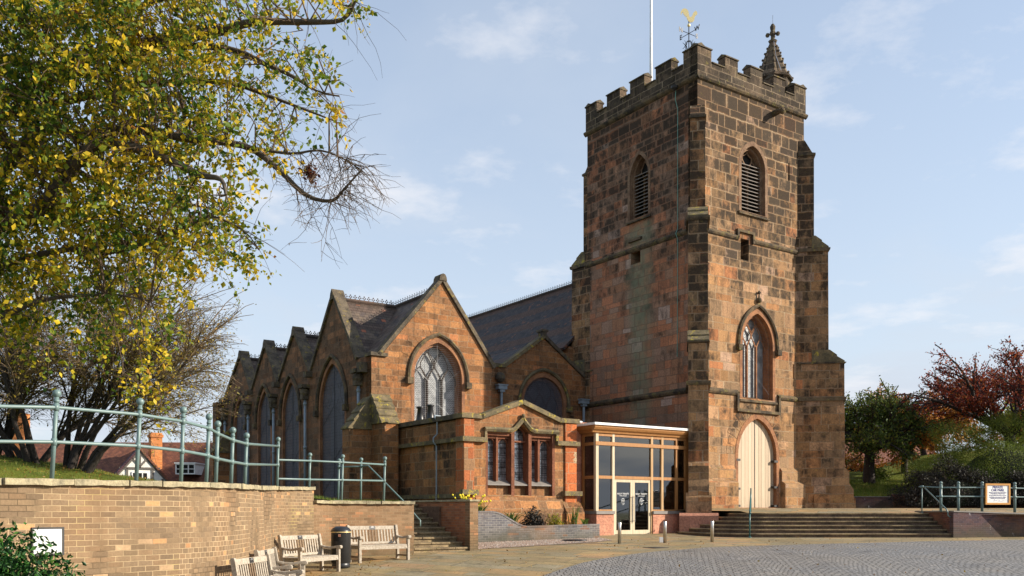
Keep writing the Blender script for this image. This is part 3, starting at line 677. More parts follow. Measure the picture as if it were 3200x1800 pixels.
window(fW(0), 3.90, 2.42, 6.85, 9.35, 11.0, 'lead_pale', 3, 0.17, hood=True, mat='dress', depth=0.54, grille=('wiredark', 0.13, 0.004), kind='west_window', tr_=.034)
t = MB(); t.ball((3.9, -0.08, 11.38), 0.13); t.lathe([(0.06, 0), (0.03, .25), (0.09, .32), (0.02, .42)], (3.9, -0.08, 11.4), 8); t.build('finial', M['string'], church)
# door
d_ = MB(); d_.panel(wdoor, [arch(3.88, 2.62, 1.9, 4.28, 5.98)], fW(0), -0.02, 0.30)
dr = d_.build('door_surround', M['dress'], church)
d_ = MB(); d_.prism(arch(3.88, 2.70, 1.88, 4.28, 6.02), fW(0), 0.17, 0.23); dd = d_.build('door', M['board'], church, label='pale boarded double door with pointed head')
for a, z in ((2.66, 4.05), (2.66, 2.75), (2.66, 1.98), (5.08, 4.05), (5.08, 2.85), (5.08, 1.98)):
    h = MB(); h.box(a-0.20 if a < 3 else a-.05, a+0.05 if a < 3 else a+.20, -0.03, 0.165, z-0.05, z+0.05); h.build('hinge', M['iron'], dd)
h = MB(); h.box(3.872, 3.888, 0.155, 0.169, 1.9, 5.95); h.build('meeting_joint', M['iron'], dd)
# voussoirs over the door and belfry hood
h = MB()
for k in range(15):
    tt = (k+.5)/15
    al = archline(3.88, 3.04, 4.28, 6.27, 30)
    i = int(tt*(len(al)-1)); p = Vector((al[i][0], al[i][1])); q = Vector((al[min(i+1, len(al)-1)][0], al[min(i+1, len(al)-1)][1]))
    tg = (q-p).normalized(); nr = Vector((-tg.y, tg.x)); 
    L = random.uniform(0.45, 0.75); hw2 = 0.155
    pl = [p+tg*-hw2+nr*.0, p+tg*hw2+nr*.0, p+tg*hw2*1.25+nr*L, p-tg*hw2*1.25+nr*L]
    h.prism([(a.x, a.y) for a in pl], fW(0), -0.012-0.001*(k % 3), 0.05)
h.build('voussoirs', M['tower_b'], tower)

def ringstring(z, h, out, name='string_course', mat='string', gaps=None, u1=TW, v1=TL):
    m = MB(); prof = [(0, -h*0.5), (out*0.6, -h*0.3), (out, 0.0), (out, h*0.25), (0, h*0.6)]
    gs = gaps or []
    def run(f, a0, a1):
        v = [f(a0, z+b, -a) for a, b in prof]+[f(a1, z+b, -a) for a, b in prof]; n = len(prof)
        m.add(v, [tuple(range(n)), tuple(range(n, 2*n))]+[(i, i+1, i+1+n, i+n) for i in range(n-1)])
    spans = [(-out, u1+out)]
    for g0, g1 in gs: spans = [q for a, b in spans for q in ((a, min(b, g0)), (max(a, g1), b)) if q[1]-q[0] > 0.01]
    for a, b in spans: run(fW(0), a, b)
    run(fN(0), -out+0.003, v1+out)
    return m.build(name, M[mat], tower)
ringstring(20.62, 0.26, 0.14)
ringstring(14.02, 0.24, 0.11, gaps=[(2.55, 3.5)])
m = MB(); m.box(2.45, 3.6, -0.11, 0.01, 14.3, 14.42); m.box(2.45, 2.57, -0.11, 0.01, 14.0, 14.299); m.box(3.48, 3.6, -0.11, 0.01, 13.9, 14.299)
m.box(-0.11, 0.01, 3.5, 4.4, 14.4, 14.52); m.build('stepped_string', M['string'], tower)
ringstring(7.03, 0.26, 0.12, gaps=[(2.55, 5.25)])
m = MB(); m.box(2.42, 2.55, -0.12, 0.01, 6.35, 7.1); m.box(5.25, 5.38, -0.12, 0.01, 6.35, 7.1); m.box(2.42, 5.38, -0.13, 0.01, 6.22, 6.345); m.build('sill_string', M['string'], tower)
# plinth with sloped offsets
def plinth(z0, z1, out, spl, mat, name, gaps=()):
    m = MB(); prof = [(0, z0), (out, z0), (out, z1), (0, z1+spl)]
    def run(f, a0, a1):
        v = [f(a0, b, -a) for a, b in prof]+[f(a1, b, -a) for a, b in prof]
        m.add(v, [(0, 1, 2, 3), (4, 5, 6, 7), (0, 1, 5, 4), (1, 2, 6, 5), (2, 3, 7, 6)])
    spans = [(-out, TW+out)]
    for g0, g1 in gaps: spans = [(spans[0][0], g0), (g1, spans[0][1])]
    for a, b in spans: run(fW(0), a, b)
    run(fN(0), -out+0.004, TL)
    m.build(name, M[mat], tower)
plinth(1.2, 3.0, 0.30, 0.22, 'plinth', 'plinth', [(2.28, 5.48)])
plinth(3.0, 3.62, 0.12, 0.16, 'plinth', 'upper_plinth', [(2.3, 5.46)])
# parapet with merlons
def parapet():
    m = MB(); th = 0.42; zc = 21.38; zm = 21.92
    mu = [(-0.06, 0.80), (1.68, 2.50), (3.34, 4.15), (4.93, 5.73), (6.42, 7.26)]
    mv = [(-0.06, 0.80), (1.54, 2.55), (3.28, 4.28), (4.98, 5.95), (6.70, 7.56)]
    cap = MB()
    def wall(f, spans, L, e=0.0):
        m.panel([(-0.06+e, zt1+.1), (L+0.06-e, zt1+.1), (L+0.06-e, zc), (-0.06+e, zc)], [], f, 0, th, True)
        for a, b in spans:
            m.panel([(a+e, zc), (b-e, zc), (b-e, zm), (a+e, zm)], [], f, 0, th, True)
            pr = [(-0.05, zm), (-0.05, zm+0.05), (th*0.5, zm+0.17), (th+0.05, zm+0.05), (th+0.05, zm)]
            v = [f(a-0.03+e, z, d) for d, z in pr]+[f(b+0.03-e, z, d) for d, z in pr]
            cap.add(v, [(0, 1, 2, 3, 4), (5, 6, 7, 8, 9)]+[(i, (i+1) % 5, (i+1) % 5+5, i+5) for i in range(5)])
        for (a, b), (c, d) in zip(spans[:-1], spans[1:]):
            pr = [(-0.05, zc+.002), (-0.05, zc+0.05), (th*0.5, zc+0.13), (th+0.05, zc+0.05), (th+0.05, zc+.002)]
            v = [f(b+.03, z, dd_) for dd_, z in pr]+[f(c-.03, z, dd_) for dd_, z in pr]
            cap.add(v, [(0, 1, 2, 3, 4), (5, 6, 7, 8, 9)]+[(i, (i+1) % 5, (i+1) % 5+5, i+5) for i in range(5)])
    wall(fW(-0.06), mu, TW); wall(fN(-0.06), mv, TL, 0.004)
    wall(lambda a, b, d: (a, TL+0.06-d, b), mu, TW, 0.007); wall(lambda a, b, d: (TW+0.06-d, a, b), mv, TL, 0.009)
    p = m.build('parapet', M['parapet'], tower); cap.build('merlon_coping', M['coping'], tower)
parapet()
# diagonal buttresses
def buttress(C, d, proj_scale=1.0, name='buttress', low=True):
    d = Vector(d).normalized(); px = Vector((-d.y, d.x))
    def fn(a, b, k): q = Vector(C)+d*a+px*k; return (q.x, q.y, b)
    m = MB()
    S_ = proj_scale
    lowp = [(-0.5, 1.2), (2.2*S_, 1.2), (2.2*S_, 2.75), (2.0*S_, 3.05), (2.0*S_, 3.6), (1.80*S_, 3.8), (1.78*S_, 8.68), (1.07*S_, 9.3), (1.05*S_, 14.1), (0.40*S_, 14.76), (-0.5, 14.76)]
    m.prism(lowp, fn, -0.41, 0.41)
    m.prism([(-0.5, 14.77), (0.42*S_, 14.77), (0.42*S_, 18.62), (0.0, 19.35), (-0.5, 19.35)], fn, -0.315, 0.315)
    m.prism([(0.4, 1.2), (2.27*S_, 1.2), (2.27*S_, 2.3), (2.12*S_, 2.5), (0.4, 2.5)], fn, -0.52, 0.52)
    o = m.build(name, M['tower_b'], tower)
    s2 = MB()
    for z, p, h, w_ in ((6.95, 1.78*S_+.09, 0.17, 0.50), (14.02, 1.05*S_+.09, 0.16, 0.49), (8.70, 1.78*S_+.08, 0.07, 0.46)):
        s2.prism([(-0.3, z), (p-.05, z), (p, z+h*.5), (p, z+h), (-0.3, z+h)], fn, -w_, w_)
    s2.prism([(-0.3, 18.62), (0.42*S_+.07, 18.62), (0.42*S_+.07, 18.72), (-0.3, 18.85)], fn, -0.36, 0.36)
    s2.build('buttress_moulding', M['string'], o)
    l = MB()
    for za, zb, pa, pb in ((14.2, 14.5, 1.02*S_, 0.72*S_), (14.5, 14.78, 0.72*S_, 0.44*S_)):
        l.prism([(0.3, za), (pa+0.05, za), (pa+.05, za+.05), (pb+0.03, zb), (0.3, zb)], fn, -0.43, 0.43)
    for za, zb, pa, pb in ((8.78, 9.06, 1.74*S_, 1.40*S_), (9.06, 9.36, 1.40*S_, 1.09*S_)):
        l.prism([(0.3, za), (pa+0.05, za), (pa+.05, za+.05), (pb+0.03, zb), (0.3, zb)], fn, -0.44, 0.44)
    l.build('weathering', M['copinglich'], o)
    return fn
fnB = buttress((0, 0), (-1, -1), 1.08); buttress((TW, 0), (1, -1)); buttress((0.40, TL-.1), (-.12, 1), 1.15)
m = MB(); m.prism([(1.0, 0.6), (2.72, 0.6), (2.72, 1.55), (2.60, 1.66), (1.0, 1.66)], fnB, -0.78, 0.78); m.build('pink_plinth_block', M['pink'], tower)
# gargoyle
m = MB(); m.tube([(5.0, 0.1, 20.2), (5.0, -0.35, 20.22), (5.0, -0.5, 20.14), (5.0, -.64, 20.06)], [0.15, 0.13, 0.11, 0.08], 7); m.ball((5.0, -0.5, 20.2), 0.12); m.build('gargoyle', M['string'], tower)
# lightning tape down the north face
m = MB(); m.tube([(-0.15, 1.17, 20.4), (-0.16, 1.19, 20.0), (-0.03, 1.17, 19.6), (-0.03, 1.17, 14.3), (-0.15, 1.17, 14.05), (-0.03, 1.17, 13.8), (-0.03, 1.2, 8.6)], 0.018, 4); m.build('lightning_tape', M['lightning'], tower)
m = MB(); m.lathe([(0.02, -.12), (0.14, 0), (0.16, .1)], (-0.25, 1.15, 20.45), 8); m.build('lamp_bracket', M['iron'], tower)
# stair turret spirelet
m = MB(); c0 = (6.4, 1.2, 0)
m.lathe([(0.82, 20.9), (0.82, 22.45), (0.95, 22.5), (0.95, 22.62), (0.80, 22.7), (0.55, 23.3), (0.34, 23.9), (0.15, 24.4), (0.13, 24.45)], c0, 8)
sp = m.build('spirelet', M['parapet'], tower)
m = MB()
for k in range(8):
    th = 2*math.pi*k/8
    for z, r in ((22.62, .92), (22.95, 0.73), (23.3, 0.58), (23.6, 0.47), (23.9, 0.36), (24.15, 0.25)):
        m.ball((6.4+r*math.cos(th), 1.2+r*math.sin(th), z), 0.062, 6, 4)
m.build('crocket', M['coping'], sp)
m = MB(); m.lathe([(0.18, 24.42), (0.22, 24.5), (0.1, 24.56), (0.09, 24.75), (0.14, 24.8), (0.15, 24.9), (0.10, 25.0), (0.12, 25.08), (0.13, 25.2), (0.06, 25.32)], c0, 8)
for th in range(4):
    a = th*math.pi/2+0.6; m.ball((6.4+.24*math.cos(a), 1.2+.24*math.sin(a), 24.82), 0.11, 6, 4)
m.build('finial', M['coping'], sp)
m = MB(); m.tube([(6.4, 1.2, 25.3), (6.4, 1.2, 25.75)], 0.012, 4); m.tube([(6.35, 1.1, 24.5), (6.2, 0.85, 23.6), (6.1, 0.45, 22.7)], 0.02, 4); m.build('lightning_rod', M['lead'], sp)
# flagpole
m = MB(); m.tube([(1.6, 4.6, 20.9), (1.6, 4.6, 24.0), (1.6, 4.6, 30.0)], [0.085, 0.075, 0.05], 10); fp = m.build('flagpole', M['whitepole'], tower, True)
# weather vane
VC = Vector((0.8, 1.3, 0))
m = MB(); m.tube([(0.8, 1.3, 21.0), (0.8, 1.3, 23.9)], 0.022, 6)
m.tube([(0.8, 1.3-.42, 23.25), (0.8, 1.3+.42, 23.25)], 0.014, 5); m.tube([(0.8-.42, 1.3, 23.25), (0.8+.42, 1.3, 23.25)], 0.014, 5)
for rz in range(4):
    a = rz*math.pi/4
    m.tube([(0.8+.17*math.cos(t_)*math.cos(a), 1.3+.17*math.cos(t_)*math.sin(a), 22.72+.2*math.sin(t_)) for t_ in [i*math.pi/6 for i in range(12)]], 0.014, 4, closed=True)
    for sg in (-1, 1):
        for zq in (22.58, 22.86): m.tube([(0.8+sg*.12*math.cos(a), 1.3+sg*.12*math.sin(a), 22.72), (0.8+sg*.27*math.cos(a), 1.3+sg*.27*math.sin(a), zq)], 0.011, 4)
vane = m.build('weather_vane', M['iron'], tower)
m = MB(); m.ball((0.8, 1.3, 23.62), 0.075); m.build('vane_ball', M['gold'], vane, True)
cock = [(-.36,.10),(-.37,.24),(-.31,.36),(-.20,.41),(-.09,.37),(-.02,.27),(.00,.13),(.03,.02),(.10,.02),(.16,.10),(.19,.20),(.26,.27),(.31,.30),(.36,.25),(.385,.19),(.36,.13),(.30,.09),(.26,.00),(.24,-.12),(.17,-.20),(.06,-.22),(-.02,-.17),(-.08,-.06),(-.11,.05),(-.16,.03),(-.15,.10),(-.21,.08),(-.20,.15),(-.26,.16),(-.25,.24),(-.30,.22)]
ca, sa = math.cos(-CH_ROT), math.sin(-CH_ROT)
m = MB(); m.prism(cock, lambda a, b, d: (0.8+a*ca-d*sa, 1.3+a*sa+d*ca, 23.97+b), -0.02, 0.02); m.build('cockerel', M['gold'], vane, label='gilded cockerel')
for ch, du, dv in (('N', -.5, 0), ('S', .5, 0), ('W', 0, -.5), ('E', 0, .5)):
    rz = 0 if du else -math.pi/2
    textobj(ch, 0.30, 'compass_letter', M['iron'], vane, Matrix.Translation((0.8+du, 1.3+dv, 23.27)) @ Matrix.Rotation(rz, 4, 'Z') @ Matrix.Rotation(math.pi/2, 4, 'X'), 0.01, bold=0.004)

# ------------------------------------------------------------------ nave and aisles
def roofslab(name, mat, e0, e1, r0, r1, parent=church, th=0.12):
    """eave edge e0->e1, ridge edge r0->r1"""
    vs = [Vector(p) for p in (e0, e1, r1, r0)]
    n = (vs[1]-vs[0]).cross(vs[3]-vs[0]).normalized()
    if n.z < 0: n = -n
    m = MB(); m.add(vs+[p-n*th for p in vs], [(0, 1, 2, 3), (4, 5, 6, 7), (0, 1, 5, 4), (1, 2, 6, 5), (2, 3, 7, 6), (3, 0, 4, 7)])
    return m.build(name, M[mat], parent)
def cresting(p0, p1, parent=church, step=0.22):
    p0, p1 = Vector(p0), Vector(p1); L = (p1-p0).length; d = (p1-p0)/L; px = Vector((-d.y, d.x, 0)).normalized()
    m = MB(); n = int(L/step)
    m.tube([p0+Vector((0, 0, .02)), p1+Vector((0, 0, .02))], 0.09, 6)
    for k in range(n):
        c = p0+d*(k+.5)*step
        m.add([c-d*.03, c+d*.03, c+d*.02+Vector((0, 0, .17)), c-d*.02+Vector((0, 0, .17))], [(0, 1, 2, 3)])
        for q in ((0, .26), (.055, .19), (-.055, .19)):
            cc = c+d*q[0]+Vector((0, 0, q[1])); r = .042
            m.add([cc+d*r, cc+Vector((0, 0, r)), cc-d*r, cc-Vector((0, 0, r)), cc+px*.02, cc-px*.02], [(0, 1, 4), (1, 2, 4), (2, 3, 4), (3, 0, 4), (1, 0, 5), (2, 1, 5), (3, 2, 5), (0, 3, 5)])
    return m.build('ridge_cresting', M['ridgetile'], parent)
def coping(fn, pts, parent=church, w0=-0.10, w1=0.36, th=0.16, mat='coping', name='gable_coping'):
    m = MB()
    for (a0, z0), (a1, z1) in zip(pts[:-1], pts[1:]):
        dx, dz = a1-a0, z1-z0; L = math.hypot(dx, dz); nx, nz = -dz/L*th, dx/L*th
        if nz < 0: nx, nz = -nx, -nz
        e = 0.03
        ax, az = a0-dx/L*e, z0-dz/L*e; bx, bz = a1+dx/L*e, z1+dz/L*e
        m.prism([(ax, az), (bx, bz), (bx+nx, bz+nz), (ax+nx, az+nz)], fn, w0, w1)
    return m.build(name, M[mat], parent)
# nave
v_ = MB(); v_.box(-0.4, -0.02, TL+1.0, 30, 1.5, 10.1); v_.box(7.3, 7.7, TL, 30, 1.5, 10.1); v_.build('nave_wall', M['nave'], church)
nr = roofslab('nave_roof', 'roof', (-0.75, TL+1.0, 10.0), (-0.75, 30, 10.0), (3.6, TL, 14.7), (3.6, 30, 14.7)); roofslab('nave_roof_south', 'roof', (7.95, TL, 10.0), (7.95, 30, 10.0), (3.6, TL, 14.7), (3.6, 30, 14.7))
cresting((3.6, TL, 14.72), (3.6, 30, 14.72), nr)
m = MB(); m.add([(-0.4, 29.9, 1.5), (7.6, 29.9, 1.5), (7.6, 29.9, 10.1), (3.6, 29.9, 14.6), (-0.4, 29.9, 10.1)], [(0, 1, 2, 3, 4)]); m.build('east_wall', M['nave'], church)
# gable A (north-west end of the outer aisle)
gA = arch(-9.88, 2.60, 5.2, 7.35, 9.0)
m = MB(); m.panel([(-12.98, 1.2), (-7.2, 1.2), (-7.2, 8.02), (-9.72, 11.35), (-12.55, 8.02), (-12.98, 8.02)], [gA], fW(5.3), 0, 0.5); m.build('aisle_gable_wall', M['nave'], church, label='tall sunlit gable wall with wire-guarded traceried window')
window(fW(5.3), -9.88, 2.60, 5.2, 7.35, 9.0, 'lead_pale', 3, 0.15, grille=('wire', 0.085, 0.0045), trac='tracery', tr_=.03)
coping(fW(5.3), [(-12.62, 8.0), (-9.72, 11.40)]); coping(fW(5.3), [(-9.72, 11.40), (-7.15, 7.98)])
m = MB(); m.prism([(-9.90, 11.42), (-9.54, 11.42), (-9.56, 11.56), (-9.62, 11.68), (-9.72, 11.72), (-9.82, 11.68), (-9.88, 11.56)], fW(5.3), -.14, .40); m.box(-13.05, -12.3, 5.2, 5.8, 7.98, 8.12); m.build('gable_finial', M['coping'], church)
# voussoir ring over A
def voussoirs(fn, c, w, zs, za, mat, n=21, L0=.38, L1=.48, d=-0.008):
    h = MB(); al = archline(c, w, zs, za, 60)
    for k in range(n):
        i = int((k+.5)/n*(len(al)-1)); p = Vector(al[i]); q = Vector(al[i+1]); tg = (q-p).normalized(); nr_ = Vector((-tg.y, tg.x)); L = random.uniform(L0, L1)
        step = 0.5*(w*1.75)/n; 
        pl = [p-tg*step*.9, p+tg*step*.9, p+tg*step*1.1+nr_*L, p-tg*step*1.1+nr_*L]
        h.prism([(a.x, a.y) for a in pl], fn, d-0.002*(k % 2), 0.05)
    return h
voussoirs(fW(5.3), -9.88, 2.95, 7.35, 9.25, 'nave').build('voussoirs', M['nave'], church)
# gable B between aisle gable and tower
gB = arch(-2.62, 2.75, 5.6, 7.0, 8.45)
m = MB(); m.panel([(-7.4, 1.2), (0.0, 1.2), (0.0, 8.5), (-0.28, 8.5), (-2.62, 10.1), (-4.95, 8.5), (-7.4, 8.5)], [gB], fW(7.62), 0, 0.5); m.build('inner_gable_wall', M['nave'], church, label='low shadowed gable wall tucked against the tower')
window(fW(7.62), -2.62, 2.75, 5.6, 7.0, 8.45, 'lead_dark', 3, 0.17, grille=('wiredark', 0.10, 0.005), hood=True, hoodmat='copinglich', trac='tracerydark', tr_=.03, guard=True)
voussoirs(fW(7.62), -2.62, 3.1, 7.0, 8.7, 'nave').build('voussoirs', M['nave'], church)
coping(fW(7.62), [(-7.2, 8.5), (-4.95, 8.5), (-2.62, 10.14)], mat='copinglich'); coping(fW(7.62), [(-2.62, 10.14), (-0.2, 8.45)])
m = MB(); m.cbox((-2.62, 7.75, 10.36), (0.12, 0.2, 0.13)); m.cbox((-2.62, 7.75, 10.50), (0.19, 0.24, 0.05)); m.build('gable_finial', M['coping'], church)
rb = roofslab('inner_aisle_roof', 'roof', (-4.9, 7.9, 8.45), (-4.9, 24, 8.45), (-2.62, 7.9, 9.95), (-2.62, 24, 9.95)); roofslab('inner_aisle_roof', 'roof', (-0.3, 7.9, 8.45), (-0.3, 24, 8.45), (-2.62, 7.9, 9.95), (-2.62, 24, 9.95))
m = MB(); m.box(-7.2, -4.8, 7.8, 24, 8.1, 8.3); m.build('valley_gutter', M['lead'], church)
m = MB(); m.box(-7.4, -7.21, 5.8, 8, 1.2, 8.0); m.build('return_wall', M['nave'], church)
# outer aisle ridge
ra = roofslab('aisle_roof', 'roofa', (-12.85, 5.75, 7.95), (-12.85, 24, 7.95), (-9.72, 5.75, 11.05), (-9.72, 24, 11.05)); roofslab('aisle_roof', 'roofa', (-7.1, 5.75, 7.95), (-7.1, 24, 7.95), (-9.72, 5.75, 11.05), (-9.72, 24, 11.05))
cresting((-9.72, 5.8, 11.08), (-9.72, 24, 11.08), ra)
# north wall with its row of gables
NU = -12.98
gab = [(6.61, 8.95, 11.5, 11.02), (11.5, 13.45, 15.55, 10.15), (15.55, 17.35, 19.45, 10.12), (19.45, 21.2, 23.9, 10.12)]
outl = [(5.303, 1.2), (5.303, 8.02), (6.61, 8.02)]
for a, c, b, z in gab: outl += [(c, z), (b, 8.0)]
outl += [(24.0, 8.0), (24.0, 1.2)]
nw = [(9.13, 2.9, 2.3, 6.35, 8.35), (13.95, 2.35, 2.3, 6.3, 8.1), (17.55, 2.1, 2.3, 6.4, 8.05), (21.35, 2.15, 2.3, 6.45, 8.05)]
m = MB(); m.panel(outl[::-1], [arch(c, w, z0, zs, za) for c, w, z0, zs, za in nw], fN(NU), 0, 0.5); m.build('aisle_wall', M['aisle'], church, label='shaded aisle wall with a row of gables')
for c, w, z0, zs, za in nw:
    window(fN(NU), c, w, z0, zs, za, 'lead_dark', 3, 0.15, hood=True, grille=('wiredark', 0.14, 0.006), mat='dress', trac='tracerydark', tr_=.028, guard=True)
for i, (a, c, b, z) in enumerate(gab):
    coping(fN(NU), [(a, 8.0), (c, z+.03)], th=0.15, w1=0.42); coping(fN(NU), [(c, z+.03), (b-.05, 8.05)], th=0.15, w1=0.42)
    m = MB(); m.prism([(c-.20, z-.12), (c+.20, z-.12), (c+.13, z+.16), (c, z+.34), (c-.13, z+.16)], fN(NU), -.12, .44); m.build('gable_finial', M['coping'], church)
    e = roofslab('cross_gable_roof', 'roofa', (NU+.35, a+.05, 7.95), (-9.72, a+.05, 7.95), (NU+.35, c, z-.12), (-9.72, c, z-.12)); roofslab('cross_gable_roof', 'roofa', (NU+.35, b-.05, 7.95), (-9.72, b-.05, 7.95), (NU+.35, c, z-.12), (-9.72, c, z-.12))
    cresting((NU+.45, c, z-.08), (-10.0, c, z-.08), e)
    m = MB(); m.cbox((NU-.1, b-.02, 7.95), (0.22, 0.16, 0.12)); m.build('kneeler', M['coping'], church)
m = MB(); m.panel([(15.9, 8.9), (17.9, 8.9), (16.9, 10.9)], [], fN(-11.2), 0, 1.4, True); m.build('gablet', M['ridgetile'], church)
m = MB(); m.add([(NU, 23.99, 1.2), (-7.2, 23.99, 1.2), (-7.2, 23.99, 8), (-9.72, 23.99, 11), (NU, 23.99, 8)], [(0, 1, 2, 3, 4)]); m.box(NU-.5, NU+.2, 24.0, 24.6, 1.2, 7.9); m.build('east_gable', M['aisle'], church)
for pv in (6.25, 11.9, 15.95, 19.7, 23.6):
    m = MB(); m.tube([(NU-.12, pv, 1.9), (NU-.12, pv, 6.9)], 0.065, 8)
    for z in (2.4, 4.6, 6.6): m.tube([(NU-.12, pv, z), (NU-.12, pv, z+.12)], 0.085, 8)
    dp = m.build('downpipe', M['pipe'], church, True)
    m = MB(); m.ball((NU-.14, pv, 7.2), 0.24, 8, 5); m.cbox((NU-.1, pv, 7.45), (0.28, 0.26, 0.08)); m.cbox((NU-.15, pv, 7.0), (0.16, 0.13, 0.14)); m.build('carved_head', M['coping'], dp)
m = MB(); m.cbox((NU-.02, 5.85, 7.55), (0.3, 0.18, 0.2)); m.build('corbel', M['coping'], church)
# corner buttresses
def capbutt(fn, a0, a1, p, zb, zt, name='corner_buttress'):
    m = MB(); f2 = lambda x, y, k: fn(k, y, -x)
    m.prism([(-0.1, 1.2), (p, 1.2), (p, zb), (-0.1, zb)], f2, a0+.02, a1-.02); b = m.build(name, M['nave'], church)
    c = MB(); n = 4
    for i in range(n):
        z0 = zb+(zt-zb)*i/n; z1 = zb+(zt-zb)*(i+1)/n; q0 = p*(1-i/n)+0.06; q1 = p*(1-(i+1)/n)+0.03
        c.prism([(-0.1, z0+.004), (q0, z0+.004), (q0, z0+0.06), (max(q1, 0.02), z1), (-0.1, z1)], f2, a0-.04, a1+.04)
    c.build('weathering', M['copinglich'], b)
capbutt(fW(5.3), -12.98, -12.22, 0.9, 5.2, 6.45); capbutt(fN(NU), 5.31, 6.0, 0.95, 5.0, 6.35)
capbutt(fN(NU), 23.2, 23.9, 0.9, 5.0, 6.3)
# ------------------------------------------------------------------ vestry
VV = -0.3; VU0, VU1 = -12.09, -7.05
fr = [(-11.16, 2.35), (-11.16, 4.6), (-10.0, 4.6), (-9.86, 4.68), (-9.68, 4.86), (-9.56, 4.98), (-9.44, 4.86), (-9.28, 4.7), (-9.15, 4.62), (-8.02, 4.62), (-8.02, 2.3)]
m = MB(); m.panel([(-11.72, 0.6), (-7.55, 0.6), (-7.55, 5.12), (-7.85, 5.12), (-9.58, 5.72), (-11.35, 5.10), (-11.72, 5.10)], [fr], fW(VV), 0, 0.6); vw = m.build('vestry', M['vestry'], church, label='low stone vestry with a shallow lichened gable')
m = MB(); m.box(VU0-.05, -11.70, VV-.07, VV+.5, 0.6, 5.04); m.box(-7.56, VU1+.05, VV-.07, VV+.5, 0.6, 5.12); m.build('corner_pier', M['vestry_pier'], vw, bevel=0.02)
m = MB(); m.box(VU0, VU0+.5, VV+.5, 5.3, 0.6, 5.02); m.box(VU1-.4, VU1, VV+.5, 7.6, 0.6, 5.0); m.build('vestry_side_wall', M['vestry'], vw)
m = MB(); m.box(VU0+.4, VU1-.4, VV+.4, 5.3, 4.6, 4.7); m.build('vestry_roof', M['lead'], vw)
c_ = coping(fW(VV), [(-12.22, 5.06), (-11.35, 5.06), (-9.58, 5.70)], vw, w0=-0.13, w1=.5, th=.17, mat='copinglich'); coping(fW(VV), [(-9.58, 5.70), (-7.85, 5.12), (-6.92, 5.12)], vw, w0=-0.13, w1=.5, th=.17, mat='copinglich')
coping(fN(VU0), [(VV+.5, 5.06), (5.3, 5.06)], vw, w0=-.12, w1=.45, th=.17)
m = MB()
for z, o_ in ((4.22, .10), ):
    m.box(VU0-.16, -11.2, VV-.18, VV+.02, z, z+.17); m.box(-8.0, VU1+.14, VV-.18, VV+.02, z+.02, z+.19)
    m.box(VU0-.14, VU0+.02, VV+.02, 5.25, z+.01, z+.16)
m.box(VU0-.2, -11.6, VV-.24, VV, 2.32, 2.5); m.box(-7.7, VU1+.2, VV-.24, VV, 2.32, 2.5); m.box(VU0-.1, VU0+.01, VV+.02, 5.2, 2.2, 2.36)
m.box(-11.26, -11.165, VV-.10, VV, 4.37, 4.74); m.box(-8.015, -7.9, VV-.10, VV, 4.37, 4.76)
hood = [(-11.26, 4.70), (-10.05, 4.72), (-9.90, 4.80), (-9.72, 4.98), (-9.60, 5.10), (-9.56, 5.2), (-9.52, 5.10), (-9.40, 4.98), (-9.2, 4.80), (-9.05, 4.73), (-7.9, 4.74)]
m.tube([fW(VV)(a, b, -.06) for a, b in hood], 0.095, 6); m.ball((-9.56, VV-.1, 5.27), 0.08)
m.build('moulding', M['copinglich'], vw)
m = MB(); m.prism([(0, 0.6), (0.22, 0.6), (0.22, 1.75), (0, 2.25)], lambda a, b, d: (d, VV-a, b), -11.6, -7.68); m.prism([(0, 0.6), (0.34, 0.6), (0.34, 1.70), (0.05, 2.1), (0, 2.1)], lambda a, b, d: (d, VV-a, b), -7.7, VU1+.22)
m.prism([(0, 0.6), (0.34, 0.6), (0.34, 1.70), (0.05, 2.1), (0, 2.1)], lambda a, b, d: (d, VV-a, b), VU0-.22, -11.58); m.build('vestry_plinth', M['vestry'], vw)
# window frame pieces
m = MB(); D0, D1 = 0.05, 0.42
for a0, a1 in ((-11.16, -11.08), (-10.04, -9.90), (-9.26, -9.12), (-8.14, -8.02)): m.box(a0, a1, VV-.005, VV+.5, 2.3, 4.64)
for a0, a1 in ((-10.62, -10.53), (-8.72, -8.63)): m.box(a0, a1, VV+.14, VV+.38, 2.85, 4.55)
for a0, a1 in ((-11.08, -10.04), (-9.12, -8.14)):
    m.box(a0, a1, VV+.05, VV+.5, 4.50, 4.63); m.box(a0, a1, VV+.16, VV+.5, 4.40, 4.50)
    lw = (a1-a0-.09)/2
    for k in range(2):
        cx = a0+lw*(k+.5)+.09*k
        m.tube([fW(VV)(a, b, .24) for a, b in archline(cx, lw, 4.12, 4.42, 5)], 0.028, 5)
m.tube([fW(VV)(a, b, .24) for a, b in archline(-9.58, .62, 4.5, 4.85, 6)], 0.035, 5)
m.box(-9.9, -9.26, VV+.18, VV+.30, 4.30, 4.36)
m.build('mullion', M['dressred'], vw)
m = MB()
for a0, a1 in ((-11.08, -10.04), (-9.90, -9.26), (-9.12, -8.14)):
    m.box(a0, a1, VV+.20, VV+.58, 2.0, 2.80)
m.build('window_apron', M['vestry'], vw)
m = MB()
for a0, a1 in ((-11.08, -10.04), (-9.90, -9.26), (-9.12, -8.14)):
    m.prism([(0.03, 2.68), (0.03, 2.72), (0.40, 2.92), (0.40, 2.805), (.2, 2.805)], lambda a, b, d: (d, VV+a, b), a0, a1)
m.build('window_sill', M['slate'], vw)
m = MB()
m.box(-11.1, -8.1, VV+.36, VV+.38, 2.85, 4.62); m.box(-9.9, -9.26, VV+.36, VV+.381, 4.62, 4.9)
wv = m.build('window', M['lead_sq'], vw)
m = MB()
for a in (-10.85, -10.3, -9.74, -9.42, -8.92, -8.4):
    m.box(a-.008, a+.008, VV+.345, VV+.36, 2.85, 4.45)
